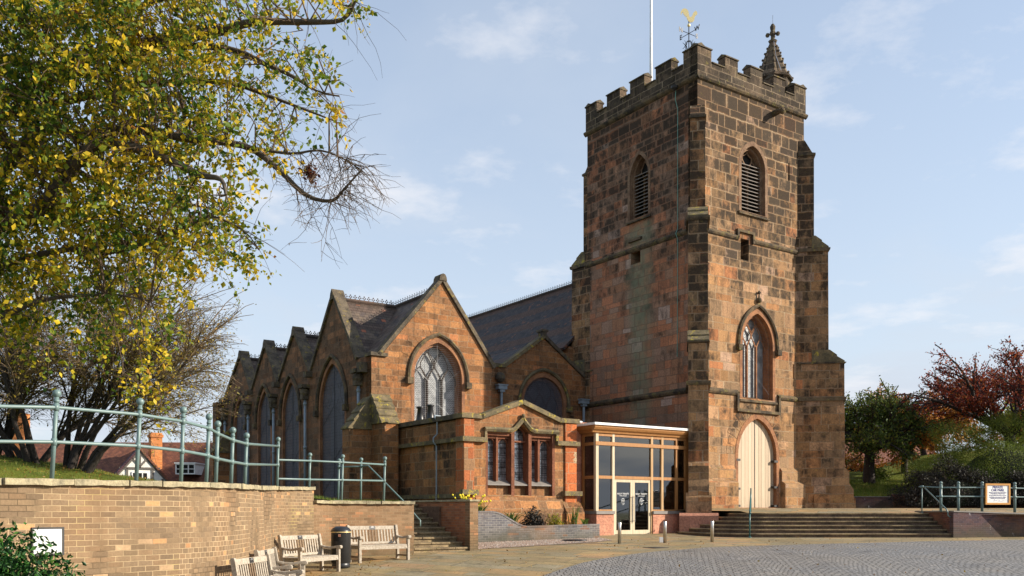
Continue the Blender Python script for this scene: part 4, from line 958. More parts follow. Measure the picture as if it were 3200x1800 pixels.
for z in (3.1, 3.45, 3.8, 4.1): m.box(-11.08, -8.14, VV+.343, VV+.359, z-.01, z+.01)
m.build('glazing_bars', M['iron'], wv)
# side pipes, flue cowls
m = MB(); m.tube([(VU0-.09, 1.5, 1.9), (VU0-.09, 1.5, 4.15), (VU0-.22, 1.5, 4.3), (VU0-.22, 1.5, 4.45), (VU0-.06, 1.5, 4.6), (VU0-.06, 1.5, 5.1), (VU0-.15, 1.52, 5.2), (VU0-.1, 1.6, 5.3), (VU0+.2, 1.7, 5.3)], 0.028, 6); m.build('cable_conduit', M['pipe'], vw)
for vv_ in (2.55, 3.35):
    m = MB(); m.lathe([(0.2, 5.0), (0.2, 5.2), (0.16, 5.3), (0.10, 5.72), (0.15, 5.76), (0.15, 5.81), (0.02, 5.83)], (VU0+.25, vv_, 0), 12); m.build('flue_cowl', M['black'], vw, True)
def hopper(u, v, z, zb, name='downpipe', dx=.0):
    m = MB(); m.tube([(u, v, zb), (u, v, z-.1)], 0.065, 8)
    m.box(u-.13, u+.13, v-.1, v+.1, z-.14, z-.02); m.box(u-.24, u+.24, v-.14, v+.12, z-.018, z+.16); m.box(u-.28, u+.28, v-.17, v+.14, z+.162, z+.21)
    return m.build(name, M['pipe'], church)
hopper(-5.25, 7.42, 7.45, 5.0); hopper(-0.35, 7.35, 7.1, 5.0)
m = MB(); m.ball((-5.3, 7.45, 8.0), 0.25, 8, 5); m.build('carved_head', M['coping'], church)
m = MB(); m.tube([(-12.25, 4.95, 1.9), (-12.25, 4.95, 4.1)], 0.10, 8); m.lathe([(0.1, -.3), (0.24, -.05), (0.26, 0), (0.26, .25)], (-12.25, 4.95, 4.35), 4); m.build('downpipe', M['pipe'], church)
# link wall of pink stone behind the porch
m = MB(); m.box(VU1+.01, -6.05, 0.15, 0.6, 0.6, 5.25); m.build('link_wall', M['pink'], church)

# ------------------------------------------------------------------ timber and glass entrance porch
PV = -0.8
porch = empty('entrance_porch', (CHO[0], CHO[1], 0), CH_ROT, 'flat-roofed oak and glass entrance porch between vestry and tower', 'porch')
U0, U1 = -6.40, -1.35
m = MB(); m.box(U0, -5.52, PV-.04, 0.0, 0.6, 1.62); m.box(-3.42, U1, PV-.04, -0.3, 0.6, 1.62); m.build('base_wall', M['pink'], porch)
m = MB(); m.box(U0-.05, -5.50, PV-.10, -0.0, 1.62, 1.74); m.box(-3.44, U1, PV-.10, -0.3, 1.62, 1.74); m.build('window_cill', M['slate'], porch)
m = MB()
posts = [(U0, U0+.14), (-5.56, -5.44), (-3.50, -3.38), (-2.92, -2.80), (-2.1, -1.98), (U1-.22, U1)]
for i, (a, b) in enumerate(posts):
    m = MB(); m.box(a, b, PV, PV+.14, 0.75 if i in (1, 2) else 1.742, 4.78); m.build('post', M['oakwhite' if i < 2 else 'oakpale' if i < 4 else 'oak'], porch, bevel=0.008)
m = MB(); ys = (PV+.004, PV+.136)
for (a, b), (c, d) in zip(posts[:-1], posts[1:]):
    for z0, z1 in ((4.30, 4.42), (3.00, 3.12), (4.66, 4.779), (1.744, 1.80)):
        if b < -5.4 or z1 > 3.05 or a > -3.6:
            if z0 < 2 and (b > -5.5 and a < -3.55): continue
            m.box(b, c, ys[0], ys[1], z0, z1)
m.box(U0-.04, U1, PV-.04, PV-.001, 4.30, 4.44)
m.build('transom', M['oak'], porch)
m = MB()
for v0 in (PV+.75,): m.box(U0, U0+.12, v0, v0+.12, 1.742, 4.78)
for z0, z1 in ((4.30, 4.42), (3.00, 3.12), (4.66, 4.779), (1.744, 1.80)): m.box(U0+.004, U0+.116, PV+.14, PV+.75, z0, z1)
m.build('transom', M['oak'], porch)
def glz(a, b, z0, z1): m = MB(); m.box(a, b, PV+.06, PV+.07, z0, z1); return m
for (a, b), (c, d) in zip(posts[:-1], posts[1:]):
    for z0, z1 in ((4.42, 4.66), (3.12, 4.30), (1.80, 3.0)):
        if a < -5.3 and c > -3.6 and z0 < 2: continue
        glz(b, c, z0, z1).build('window_pane', M['glass'], porch)
m = MB(); m.box(U0+.05, U0+.06, PV+.14, PV+.75, 1.8, 4.66); m.build('window_pane', M['glass'], porch)
for (a, b), (c, d) in zip(posts[:-1], posts[1:]):
    m = MB(); m.box(b, c, PV+.20, PV+.21, 4.42, 4.66); m.build('roller_blind', M['white'], porch)
# cornice and roof
m = MB(); prof = [(0.0, 4.78), (0.06, 4.78), (0.08, 4.84), (0.16, 4.90), (0.21, 4.98), (0.22, 5.06), (0.0, 5.06)]
m.prism(prof, lambda a, b, d: (d, PV-a, b), U0-.22, U1); m.prism(prof, lambda a, b, d: (U0-a, d, b), PV+.001, 0.14); m.build('cornice', M['oak'], porch)
m = MB(); m.box(U0-.28, U1, PV-.28, 0.1, 5.06, 5.15); m.box(U0-.3, U0+.1, 0.15, .55, 5.2, 5.3); m.build('roof', M['white'], porch)
m = MB(); m.box(U0+.3, U1, -0.05, 0.3, 0.8, 4.7); m.build('inner_wall', M['dressred'], porch)
m = MB(); m.box(U0+.1, U1, PV+.2, 0, 0.70, 0.79); m.build('porch_floor', M['slate'], porch)
m = MB(); m.box(-3.4, -2.95, PV+.25, PV+.3, 1.8, 3.6); m.build('notice_board', M['slate'], porch)
for k, (a, b) in enumerate(((-5.44, -4.475), (-4.465, -3.50))):
    m = MB(); z0, z1 = 0.82, 3.0
    m.panel([(a, z0), (b, z0), (b, z1), (a, z1)], [[(a+.11, z0+.16), (b-.11, z0+.16), (b-.11, z1-.12), (a+.11, z1-.12)]], fW(PV+.03), 0, .06, True)
    dr_ = m.build('door', M['oakwhite'], porch)
    m = MB(); m.box(a+.11, b-.11, PV+.055, PV+.065, z0+.16, z1-.12); m.build('door_glass', M['glass'], dr_)
    hx = b-.05 if k == 0 else a+.05
    m = MB(); m.tube([(hx, PV-.05, 1.3), (hx, PV-.05, 2.35)], 0.016, 6)
    for z in (1.35, 2.3): m.tube([(hx, PV-.05, z), (hx, PV+.04, z)], 0.012, 5)
    m.build('pull_handle', M['steel'], dr_)
    cx = (a+b)/2
    Tm = lambda z: Matrix.Translation((cx, PV+.05, z)) @ Matrix.Rotation(math.pi/2, 4, 'X')
    textobj('HOLY TRINITY', 0.095, 'door_lettering', M['white'], dr_, Tm(2.42), 0.001)
    textobj('PARISH CHURCH', 0.05, 'door_lettering', M['white'], dr_, Tm(2.34), 0.001)
    m = MB(); cz = 2.12; m.tube([(cx+.09*math.cos(q), PV+.05, cz+.115*math.sin(q)) for q in [i*math.pi/10+.5 for i in range(18)]], 0.011, 4); m.tube([(cx, PV+.05, cz-.15), (cx, PV+.05, cz+.11)], 0.012, 4); m.tube([(cx-.09, PV+.05, cz+.02), (cx+.09, PV+.05, cz+.02)], 0.011, 4)
    m.build('door_emblem', M['white'], dr_)
# ------------------------------------------------------------------ ground
GP = [(-60, -0.15), (0, -0.1), (15, .05), (18, .11), (20, .2), (22, .36), (24, .5), (26, .58), (30, .66), (34, .75), (40, .88), (80, 1.0)]
def G(y): return float(np.interp(y, [p[0] for p in GP], [p[1] for p in GP]))
def struct(m, name, mat, kind='structure', **k):
    o = m.build(name, M[mat] if mat else None, None, **k); o['kind'] = kind; return o
m = MB(); m.add([(-3000, -3000, -1.2), (3000, -3000, -1.2), (3000, 3000, -1.2), (-3000, 3000, -1.2)], [(0, 1, 2, 3)]); struct(m, 'ground', 'far')
def strips(ys, xl, xr, z, nx=1):
    m = MB()
    for y in ys:
        a, b = xl(y), xr(y)
        for i in range(nx+1):
            x = a+(b-a)*i/nx; m.v.append((x, y, z(x, y)))
    k = nx+1
    for j in range(len(ys)-1):
        for i in range(nx): m.f.append((j*k+i, j*k+i+1, (j+1)*k+i+1, (j+1)*k+i))
    return m
ys = [-40, 0]+[float(v) for v in np.arange(2, 60, 1.0)]
struct(strips(ys, lambda y: -40, lambda y: 90, lambda x, y: G(y)), 'pavement', 'flags')
cbp = [(-40, -6), (0, -2.5), (10, -1.4), (16, -0.5), (19, 0.1), (20.7, .66), (23, 1.75), (25.5, 3.55), (28, 5.9), (29.6, 9.2), (31.4, 13.8), (32.6, 18.2), (33.1, 24), (33.4, 90)]
ys = sorted(set([p[0] for p in cbp]+[float(v) for v in np.arange(0, 33.2, .5)]+[32.85, 33.25]))
struct(strips(ys, lambda y: float(np.interp(y, [p[0] for p in cbp], [p[1] for p in cbp])), lambda y: 90.0, lambda x, y: G(y)+.006), 'road', 'setts')

# ------------------------------------------------------------------ curved retaining wall
path = [(-10.5, 4.0), (-8.3, 8.3), (-6.9, 10.6), (-6.25, 11.7), (-5.45, 12.85), (-4.91, 13.6), (-4.66, 14.3), (-4.58, 14.9), (-4.60, 15.7), (-4.74, 16.9), (-4.98, 18.4), (-5.26, 20.4), (-5.36, 21.6), (-5.32, 22.4), (-5.20, 23.0), (-5.04, 23.45)]
path2 = [(-5.04, 23.45), (-4.75, 23.95), (-4.45, 24.22), (-3.6, 24.78), (-2.70, 25.38)]
def smooth(p, n=4):
    out = []
    for i in range(len(p)-1):
        p0 = Vector(p[max(i-1, 0)]); p1 = Vector(p[i]); p2 = Vector(p[i+1]); p3 = Vector(p[min(i+2, len(p)-1)])
        for k in range(n):
            t = k/n; out.append(0.5*((2*p1)+(p2-p0)*t+(2*p0-5*p1+4*p2-p3)*t*t+(3*p1-p0-3*p2+p3)*t**3))
    out.append(Vector(p[-1])); return out
def pathwall(name, pts, zb, zt, th, mats, label, cat, split=None, head=None):
    """pts 2D, faces the right-hand (visible) side; zt(i)->top"""
    root = empty(name, (pts[0].x, pts[0].y, zb(pts[0].y)), 0, label, cat)
    ox, oy, oz = root.location
    L = [0]
    for a, b in zip(pts[:-1], pts[1:]): L.append(L[-1]+(b-a).length)
    nrm = []
    for i in range(len(pts)):
        d = (pts[min(i+1, len(pts)-1)]-pts[max(i-1, 0)]).normalized(); nrm.append(Vector((-d.y, d.x)))
    def seg(i0, i1, mat, nm):
        vs = []; uv = []; fs = []
        for i in range(i0, i1+1):
            p = pts[i]; q = p+nrm[i]*th
            for (c, z) in ((p, zb(p.y)-.3), (p, zt(p)), (q, zt(p)), (q, zb(p.y)-.3)):
                vs.append((c.x-ox, c.y-oy, z-oz)); uv.append((L[i], z))
        n = i1-i0
        for k in range(n):
            a = k*4; b = a+4
            fs += [(a, b, b+1, a+1), (a+1, b+1, b+2, a+2), (a+2, b+2, b+3, a+3)]
        fs += [(0, 1, 2, 3), (n*4, n*4+3, n*4+2, n*4+1)]
        me = bpy.data.meshes.new(nm); me.from_pydata(vs, [], fs); me.materials.append(M[mat]); me.update()
        lay = me.uv_layers.new(name='UVMap')
        for po in me.polygons:
            for li in po.loop_indices:
                vi = me.loops[li].vertex_index; u_ = uv[vi]
                if len(po.vertices) == 4 and po.index >= len(fs)-2: u_ = (u_[0]+(0.3 if vi % 4 >= 2 else 0), u_[1])
                lay.data[li].uv = u_
        o = bpy.data.objects.new(nm, me); COL.objects.link(o); o.parent = root; return o
    for (i0, i1, mat, nm) in mats(len(pts)-1, pts): seg(i0, i1, mat, nm)
    return root, L, nrm
P1 = smooth(path); P2 = smooth(path2)
def ztop1(p): return float(np.interp(p.y, [4, 11.7, 14, 18, 23.5], [1.98, 2.05, 2.08, 2.13, 2.27]))
hi = next(i for i, p in enumerate(P1) if p.y > 13.45)
h2 = next(i for i, p in enumerate(P1) if p.y > 20.5)
wall1, L1, N1 = pathwall('brick_retaining_wall', P1, G, ztop1, 0.34, lambda n, p: [(0, hi, 'tan_long', 'brickwork'), (hi, h2, 'tan_head', 'header_brickwork'), (h2, n, 'tan_long', 'brickwork')], 'tall curving tan brick retaining wall below the long green railing', 'wall')
def ztop2(p): return 1.92
wall2, L2, N2 = pathwall('brick_retaining_wall', P2, G, ztop2, 0.34, lambda n, p: [(0, n, 'tan_far', 'brickwork')], 'lower tan brick wall behind the furthest bench, left of the stone steps', 'wall')
def capstones(root, pts, nrm, zt, over=0.07, th=0.075, depth=0.44, lens=(0.5, 1.3), nm='capping'):
    ox, oy, oz = root.location; m = MB(); rnd = random.Random(5)
    L = [0]
    for a, b in zip(pts[:-1], pts[1:]): L.append(L[-1]+(b-a).length)
    def P(s):
        s = max(0, min(s, L[-1]-1e-4)); i = max(k for k in range(len(L)) if L[k] <= s); i = min(i, len(pts)-2); t = (s-L[i])/(L[i+1]-L[i])
        return pts[i].lerp(pts[i+1], t), nrm[i].lerp(nrm[i+1], t).normalized()
    s = 0
    while s < L[-1]-.05:
        l = rnd.uniform(*lens); e = min(s+l, L[-1]+.03); n = max(2, int(l/.16)+1); vs = []; dz = rnd.uniform(-.006, .008); o2 = over+rnd.uniform(-.02, .03)
        for k in range(n+1):
            p, nn_ = P(s+(e-.015-s)*k/n); z = zt(p)+dz; j = rnd.uniform(-.012, .012); a = p-nn_*(o2+j); b = p+nn_*depth
            tt = th+rnd.uniform(-.012, .008)
            for q, zz_ in ((a, z+rnd.uniform(-.012, .006)), (a-nn_*0.0, z+tt), (b, z+tt+.01), (b, z)): vs.append((q.x-ox, q.y-oy, zz_-oz))
        fs = [(0, 1, 2, 3), (n*4, n*4+3, n*4+2, n*4+1)]
        for k in range(n):
            a = k*4; b = a+4; fs += [(a, b, b+1, a+1), (a+1, b+1, b+2, a+2), (a+2, b+2, b+3, a+3), (a+3, b+3, b, a)]
        m.add(vs, fs); s = e
    return m.build(nm, M['capping'], root)
capstones(wall1, P1, N1, ztop1); capstones(wall2, P2, N2, ztop2, lens=(.3, .7))
# white service hatch in the wall
hx, hy = -6.10, 11.92
hd = Vector((0.8, 1.15)).normalized(); hn = Vector((hd.y, -hd.x))
m = MB(); a = Vector((-6.52, 11.25)); 
m.cbox((0, 0, 0), (0.19, 0.02, 0.16), math.atan2(hd.y, hd.x)); 
pt = at(118, 1681, 11.9)
h_ = m.build('service_hatch', M['offwhite'], None, bevel=0.006)
m = MB(); m.cbox((0, 0.012, 0), (0.215, 0.02, 0.185), math.atan2(hd.y, hd.x)); m.build('frame', M['iron'], h_); tag(h_, 'white service hatch set into the tan brick wall above the laurel', 'hatch')

# ------------------------------------------------------------------ terrace and lawn
bp = [(2, -11.2), (4, -10.75), (8.3, -8.55), (10.6, -7.2), (11.7, -6.5), (12.85, -5.7), (13.6, -5.15), (14.9, -4.82), (16.9, -4.98), (18.4, -5.2), (20.4, -5.5), (22.4, -5.55), (23.45, -5.3), (23.95, -4.95), (24.4, -4.55), (25.38, -2.95), (25.6, -2.9), (28.2, -4.75), (28.7, -4.2), (29.8, -3.0), (33, -1.7), (36, -3.0), (42, 0), (62, 0)]
def tz(x, y):
    up = 1/(1+math.exp(-(-x-5.05-max(0, (y-24.5))*0.8)*4)); base = 1.95+0.17*up*min(1, max(0.35, (y-8)/14))
    if x < -7: pass
    m1 = 1.62*math.exp(-(((x+20)/7.5)**2+((y-30)/9)**2)); far_ = 1/(1+math.exp(-(y-46)/2.5))
    m1 += 0.25*math.exp(-(((x+14)/4)**2+((y-27)/5)**2))
    return (base+m1)*(1-far_)+(-0.3)*far_+0.02*math.sin(x*3.1+y*1.7)*up
ys = sorted(set([p[0] for p in bp]+[float(v) for v in np.arange(2, 62, .6)]))
def gx(y): return float(np.interp(y, [p[0] for p in bp], [p[1] for p in bp]))
m = MB(); NX = 60
for y in ys:
    b = gx(y)
    for i in range(NX+1):
        x = b-(50*(i/NX)**1.8); m.v.append((x, y, tz(x, y)))
for j in range(len(ys)-1):
    for i in range(NX): m.f.append((j*(NX+1)+i, (j+1)*(NX+1)+i, (j+1)*(NX+1)+i+1, j*(NX+1)+i+1))
struct(m, 'lawn_terrace', 'lawn', smooth=True, uv=None)

def mesh_from(name, V, F, mat, parent=None, tris=False):
    me = bpy.data.meshes.new(name); nv = len(V); k = F.shape[1]; nf = len(F)
    me.vertices.add(nv); me.vertices.foreach_set('co', np.ascontiguousarray(V, dtype=np.float32).ravel())
    me.loops.add(nf*k); me.loops.foreach_set('vertex_index', np.ascontiguousarray(F, dtype=np.int32).ravel())
    me.polygons.add(nf); me.polygons.foreach_set('loop_start', np.arange(0, nf*k, k, dtype=np.int32)); 
    me.update(calc_edges=True); me.materials.append(mat)
    o = bpy.data.objects.new(name, me); COL.objects.link(o)
    if parent: o.parent = parent
    return o
RNG = np.random.default_rng(11)
def leaves(name, C, size, mat, parent=None, aspect=0.62, droop=0.0, horiz=0.0, fold=True, normal=None):
    """C: n x 3 leaf positions (local); a bent six-sided leaf at each"""
    C = np.asarray(C, dtype=float); n = len(C)
    d = RNG.normal(size=(n, 3)); d[:, 2] -= droop; d /= np.linalg.norm(d, axis=1)[:, None]
    w = RNG.normal(size=(n, 3)); w[:, 2] *= (1-horiz); w -= (w*d).sum(1)[:, None]*d; w /= np.linalg.norm(w, axis=1)[:, None]+1e-9
    u = np.cross(d, w)
    s = size*RNG.uniform(0.45, 1.35, n)[:, None]
    b = C; tip = C+d*s; mid = C+d*s*0.45-u*s*(0.10+.15*RNG.random(n)[:, None])
    l = mid+w*s*aspect*0.5+u*s*0.18; r = mid-w*s*aspect*0.5+u*s*0.18
    V = np.stack([b, r, tip, l, mid+u*0], 1).reshape(-1, 3)
    i = np.arange(n)[:, None]*5
    F = np.concatenate([i+np.array([[0, 1, 2, 4]]), i+np.array([[0, 4, 2, 3]])], 0)
    return mesh_from(name, V, F, mat, parent)
def blades(name, C, h, wd, mat, parent=None, lean=0.5):
    C = np.asarray(C, dtype=float); n = len(C); a = RNG.uniform(0, 2*math.pi, n); hh = h*RNG.uniform(.5, 1.3, n); la = RNG.uniform(0, 2*math.pi, n); lm = hh*RNG.uniform(0, lean, n)
    dx = np.cos(a)*wd/2; dy = np.sin(a)*wd/2; z = np.zeros(n)
    b0 = C+np.stack([dx, dy, z], 1); b1 = C-np.stack([dx, dy, z], 1); t = C+np.stack([np.cos(la)*lm, np.sin(la)*lm, hh], 1)
    V = np.stack([b0, b1, t], 1).reshape(-1, 3); F = np.arange(n*3).reshape(-1, 3)
    return mesh_from(name, V, F, mat, parent)
pts = []
for k in range(42000):
    y = random.uniform(9, 36); b = gx(y)
    x = b-0.15-abs(random.gauss(0, 1))*(1.2 if y > 16 else 5)
    if random.random() < .45: x = b-random.uniform(0.1, 16)
    pts.append((x, y, tz(x, y)-.01))
o = blades('grass', pts, 0.085, 0.014, M['grassblade']); o['kind'] = 'stuff'
pts = [(x, y, tz(x, y)+.012) for x, y in ((random.gauss(-11.5, 3), random.uniform(13, 32)) for _ in range(2600)) if x < gx(y)-.2]
o = leaves('fallen_leaves', pts, 0.07, M['leaf_rust'], droop=0, horiz=0); o['kind'] = 'stuff'

# ------------------------------------------------------------------ post-and-rail railings
def railing(name, base, tops, rails, label, rr=0.024, pr=0.030, ballr=0.056, extra=None, mat='rail', smoothp=True):
    """base: post feet; tops: ball centres; rails: list of lists of heights fraction"""
    o = base[0]; root = empty(name, o, 0, label, 'railing'); root['group'] = 'green railings along the walls'
    o = Vector(o)
    for b, t in zip(base, tops):
        b = Vector(b)-o; t = Vector(t)-o
        m = MB(); m.tube([b, t], pr, 8); m.tube([b.lerp(t, .93), b.lerp(t, .96)], pr*1.25, 8); p = m.build('post', M[mat], root, True)
        m = MB(); m.ball(t+Vector((0, 0, ballr*.7)), ballr, 10, 7); m.build('ball_finial', M[mat], p, True)
    for fr_ in rails:
        pts = [(Vector(b).lerp(Vector(t), fr_[i] if isinstance(fr_, list) else fr_)-o) for i, (b, t) in enumerate(zip(base, tops))]
        if extra: pts = [Vector(e)-o for e in extra[rails.index(fr_)]]+pts
        m = MB(); m.tube(pts, rr, 8)
        for q in pts[1 if extra else 0:]: m.tube([q-Vector((0.0, .0, .045)), q+Vector((0, 0, .045))], pr*1.3, 8)
        m.build('rail', M[mat], root, True)
    return root, o
rp = [(-16, 24.0, 0, 0, 0)]
def wallpt(px):
    """foot of a railing post on the wall: the wall path point seen at column px"""
    best = None
    for i in range(len(P1)-1):
        for k in range(12):
            t = k/12; q = P1[i].lerp(P1[i+1], t)+N1[i].lerp(N1[i+1], t)*0.10; e = abs((1600+q.x/q.y*FPX)-px)
            if q.y > 9 and (best is None or e < best[0]): best = (e, q)
    return best[1]
posts_px = [(162, 183, 1233, 1273, 1381), (424, 443, 1258, 1295.5, 1393.4), (565, 576, 1284, 1317, 1408.6), (644, 656.6, 1305, 1338, 1423), (674, 683, 1327, 1354.5, 1433), (722, 730, 1346, 1375, 1443), (765, 773, 1362, 1387, 1450.5), (866, 871, 1372, 1394, 1453)]
B_, T_, F1, F2 = [], [], [], []
fixed = [None, None, None, None, None, None, None, None]
for (pb, ptp, yt, y1, y2) in posts_px:
    q = wallpt(pb); zb_ = ztop1(q)+.07; D = q.y
    b = Vector((q.x, q.y, zb_)); t = Vector(((pb+(ptp-pb)*.75-1600)/FPX*D, D, HC+(1600-yt-6)/FPX*D))
    B_.append(b); T_.append(t)
    f1 = (HC+(1600-y1)/FPX*D-b.z)/(t.z-b.z); f2 = (HC+(1600-y2)/FPX*D-b.z)/(t.z-b.z); F1.append(f1); F2.append(f2)
d0 = B_[0]; pre = Vector((-8.2, 8.55, 0)); 
e1 = Vector((pre.x, pre.y, HC+(1600-1248)/FPX*pre.y)); e2 = Vector((pre.x, pre.y, HC+(1600-1371)/FPX*pre.y))
railing('railing', B_, T_, [F1, F2], 'long green-grey ball-topped railing dipping along the tall curved brick wall', extra=[[e1], [e2]])
low = [((966, 970, 1422, 1440, 1498.5), 23.4), ((1067, 1073, 1427, 1444.5, 1500), 24.25), ((1199, 1204.5, 1433, 1452, 1502.5), 25.05)]
B2, T2, F1, F2 = [], [], [], []
for (pb, ptp, yt, y1, y2), D in low:
    zb_ = 1.98 if pb > 1000 else 2.3
    b = Vector(((pb-1600)/FPX*D, D, zb_)); t = Vector(((pb+(ptp-pb)*.75-1600)/FPX*D, D, HC+(1600-yt-4)/FPX*D)); B2.append(b); T2.append(t)
    F1.append((HC+(1600-y1)/FPX*D-b.z)/(t.z-b.z)); F2.append((HC+(1600-y2)/FPX*D-b.z)/(t.z-b.z))
q = B_[-1]; ex1 = Vector((q.x, q.y, HC+(1600-1437)/FPX*q.y)); ex2 = Vector((q.x, q.y, HC+(1600-1496)/FPX*q.y))
railing('railing', B2, T2, [F1, F2], 'shorter lower green-grey railing above the furthest bench', extra=[[ex1], [ex2]])
# stair railing behind it with sloping handrail
b1 = Vector((-4.9, 26.9, 1.98)); b2 = Vector((-4.33, 26.6, 1.98))
D1, D2 = 26.9, 26.6
b1 = Vector(((1056-1600)/FPX*D1, D1, 1.95)); b2 = Vector(((1127-1600)/FPX*D2, D2, 1.95)); t1 = Vector(((1060-1600)/FPX*D1, D1, HC+(1600-1443)/FPX*D1)); t2 = Vector(((1129-1600)/FPX*D2, D2, HC+(1600-1440)/FPX*D2))
rt, o = railing('railing', [b1, b2], [t1, t2], [.87], 'small pair of green-grey posts at the head of the stone steps with a sloping handrail')
m = MB(); top = Vector(((1151-1600)/FPX*26.5, 26.5, HC+(1600-1455)/FPX*26.5)); bot = Vector(((1258-1600)/FPX*25.9, 25.9, HC+(1600-1563)/FPX*25.9)); end = Vector((-2.62, 25.75, 1.52))
m.tube([t2.lerp(b2, .13)-o, top-o, bot-o, end-o, end-o+Vector((0.06, -.05, -.05)), end-o+Vector((0.06, -.05, -.22))], 0.024, 8); m.build('handrail', M['rail'], rt, True)

# ------------------------------------------------------------------ stone steps up beside the planter
stp = empty('stone_steps', (-2.70, 25.45, G(25.5)), CH_ROT, 'worn stone steps climbing between two brick walls left of the planter', 'steps')
m = MB(); r_ = MB(); c2_ = MB(); zb0 = 0.0; n = 10; rise = (1.95-G(25.5))/n
for k in range(n):
    r_.box(0.02, 1.79, 0.05+k*.33, 0.05+k*.33+.40, -0.2+k*rise, (k+1)*rise-.055)
    x = 0.0
    while x < 1.78:
        l = random.uniform(.35, .75); e = min(x+l, 1.79); m.box(x+.006, e-.004, k*.33+random.uniform(-.01, .015), k*.33+.42, (k+1)*rise-.055, (k+1)*rise+random.uniform(-.006, .006)); x = e
r_.box(0.02, 1.79, n*.33, n*.33+3.0, 0.5, n*rise-.05); r_.build('risers', M['stepstone'], stp); m.build('treads', M['stepstone'], stp, bevel=0.012)
fw = empty('brick_flank_wall', (-2.70, 25.45, G(25.5)), CH_ROT, 'red-brown brick wall with a square end pier on the right of the stone steps', 'wall')
m = MB(); m.box(1.80, 2.06, 0.22, 4.1, -.2, 2.0-G(25.5)); m.build('brickwork', M['red_brick'], fw)
m = MB(); m.box(1.79, 2.07, -.04, 0.218, -.2, 2.0-G(25.5)); m.build('end_pier', M['tan_far'], fw)
m = MB(); m.box(1.76, 2.11, -.08, 4.1, 2.002-G(25.5), 2.06-G(25.5)); m.build('capping', M['capping'], fw, bevel=0.01)
# ------------------------------------------------------------------ blue brick planter
pl = empty('brick_planter', (-1.25, 30.6, G(30.6)), CH_ROT, 'blue-grey brick planter swooping down in front of the vestry', 'planter'); z0 = G(30.6)
hz, lz = 1.68-z0, 1.17-z0
prof = [(0, -.2), (5.42, 0.0), (5.42, lz+.04), (2.6, lz), (2.15, lz), (1.95, lz+.03), (1.75, lz+.10), (1.5, lz+.22), (1.25, lz+.35), (1.05, lz+.44), (.85, hz-.02), (.7, hz), (0, hz)]
m = MB(); m.prism(prof, lambda a, b, d: (a, d, b), 0, 0.22); m.box(5.2, 5.42, .221, 2.1, -.2, lz+.04); m.build('brickwork', M['blue_brick'], pl)
m = MB(); top = prof[2:]
for (a, b), (c, d) in zip(top[:-1], top[1:]):
    dx, dz = c-a, d-b; L = math.hypot(dx, dz); nx, nz = dz/L*.055, -dx/L*.055
    m.prism([(a, b+.001), (c, d+.001), (c+nx, d+nz+.001), (a+nx, b+nz+.001)], lambda a_, b_, e_: (a_, e_, b_), -.015, .235)
m.build('brick_coping', M['blue_brick'], pl)
m = MB(); m.box(1.2, 5.2, 0.2, 2.2, 0, lz-.04); m.box(-1.9, 1.2, 0.2, 2.2, 0, hz-.05); m.prism([(-2.4, -1.8), (-1.45, -1.8), (-.02, .0), (-.02, 2.2), (-2.4, 2.2)], lambda a, b, d: (a, b, d), 0, 1.86-z0); m.build('soil', M['soil'], pl)
# gravel strip
m = MB(); a = cw(0, 0); q = [Vector((-1.42, 26.6)), Vector((2.9, 31.0)), Vector((3.5, 32.1)), Vector((3.22, 33.9)), Vector((-1.3, 30.75)), Vector((-2.2, 28.0))]
m.add([(p.x, p.y, G(p.y)+.010) for p in q], [(0, 1, 2, 3, 4, 5)]); g = struct(m, 'gravel', 'gravel', 'stuff')
pts = []
for k in range(5200):
    a, b = random.random(), random.random(); p = q[0].lerp(q[2], a).lerp(q[4].lerp(q[3], a), b); pts.append((p.x, p.y, G(p.y)+.012))
m = MB()
V = []; F = []
for i, (x, y, z) in enumerate(pts):
    r = random.uniform(.010, .024); a = random.random()*3
    V += [(x+r*math.cos(a), y+r*math.sin(a), z), (x+r*math.cos(a+2.1), y+r*math.sin(a+2.1), z), (x+r*math.cos(a+4.2), y+r*math.sin(a+4.2), z), (x, y, z+r*1.1)]; F += [(i*4, i*4+1, i*4+3), (i*4+1, i*4+2, i*4+3), (i*4+2, i*4, i*4+3)]
M['pebble'] = ramp_leaf('pebbles', [(0, (0.30, 0.17, 0.12)), (.4, (0.45, 0.34, 0.26)), (.7, (0.25, 0.2, 0.17)), (1, (0.6, 0.52, 0.44))], 0.0, 0.8)
o = mesh_from('gravel_stones', np.array(V), np.array(F), M['pebble']); o['kind'] = 'stuff'
m = MB(); m.lathe([(0.42, 0), (0.44, .03), (0.40, .055), (0.05, .06)], (0, 0, 0), 20); o = m.build('drain_cover', M['black'], None, True); o.location = (2.15, 31.6, G(31.6)+.01); o.scale = (1, .7, 1); tag(o, 'flat round black cover lying on the gravel in front of the planter', 'drain cover')
m = MB(); m.box(-.28, .28, -.28, .28, 0, .012); o = m.build('manhole_cover', M['iron'], None); o.location = (4.35, 27.9, G(27.9)); o.rotation_euler.z = .5; tag(o, 'square dark iron manhole cover in the flagstones between the bollards and the setts', 'manhole cover')

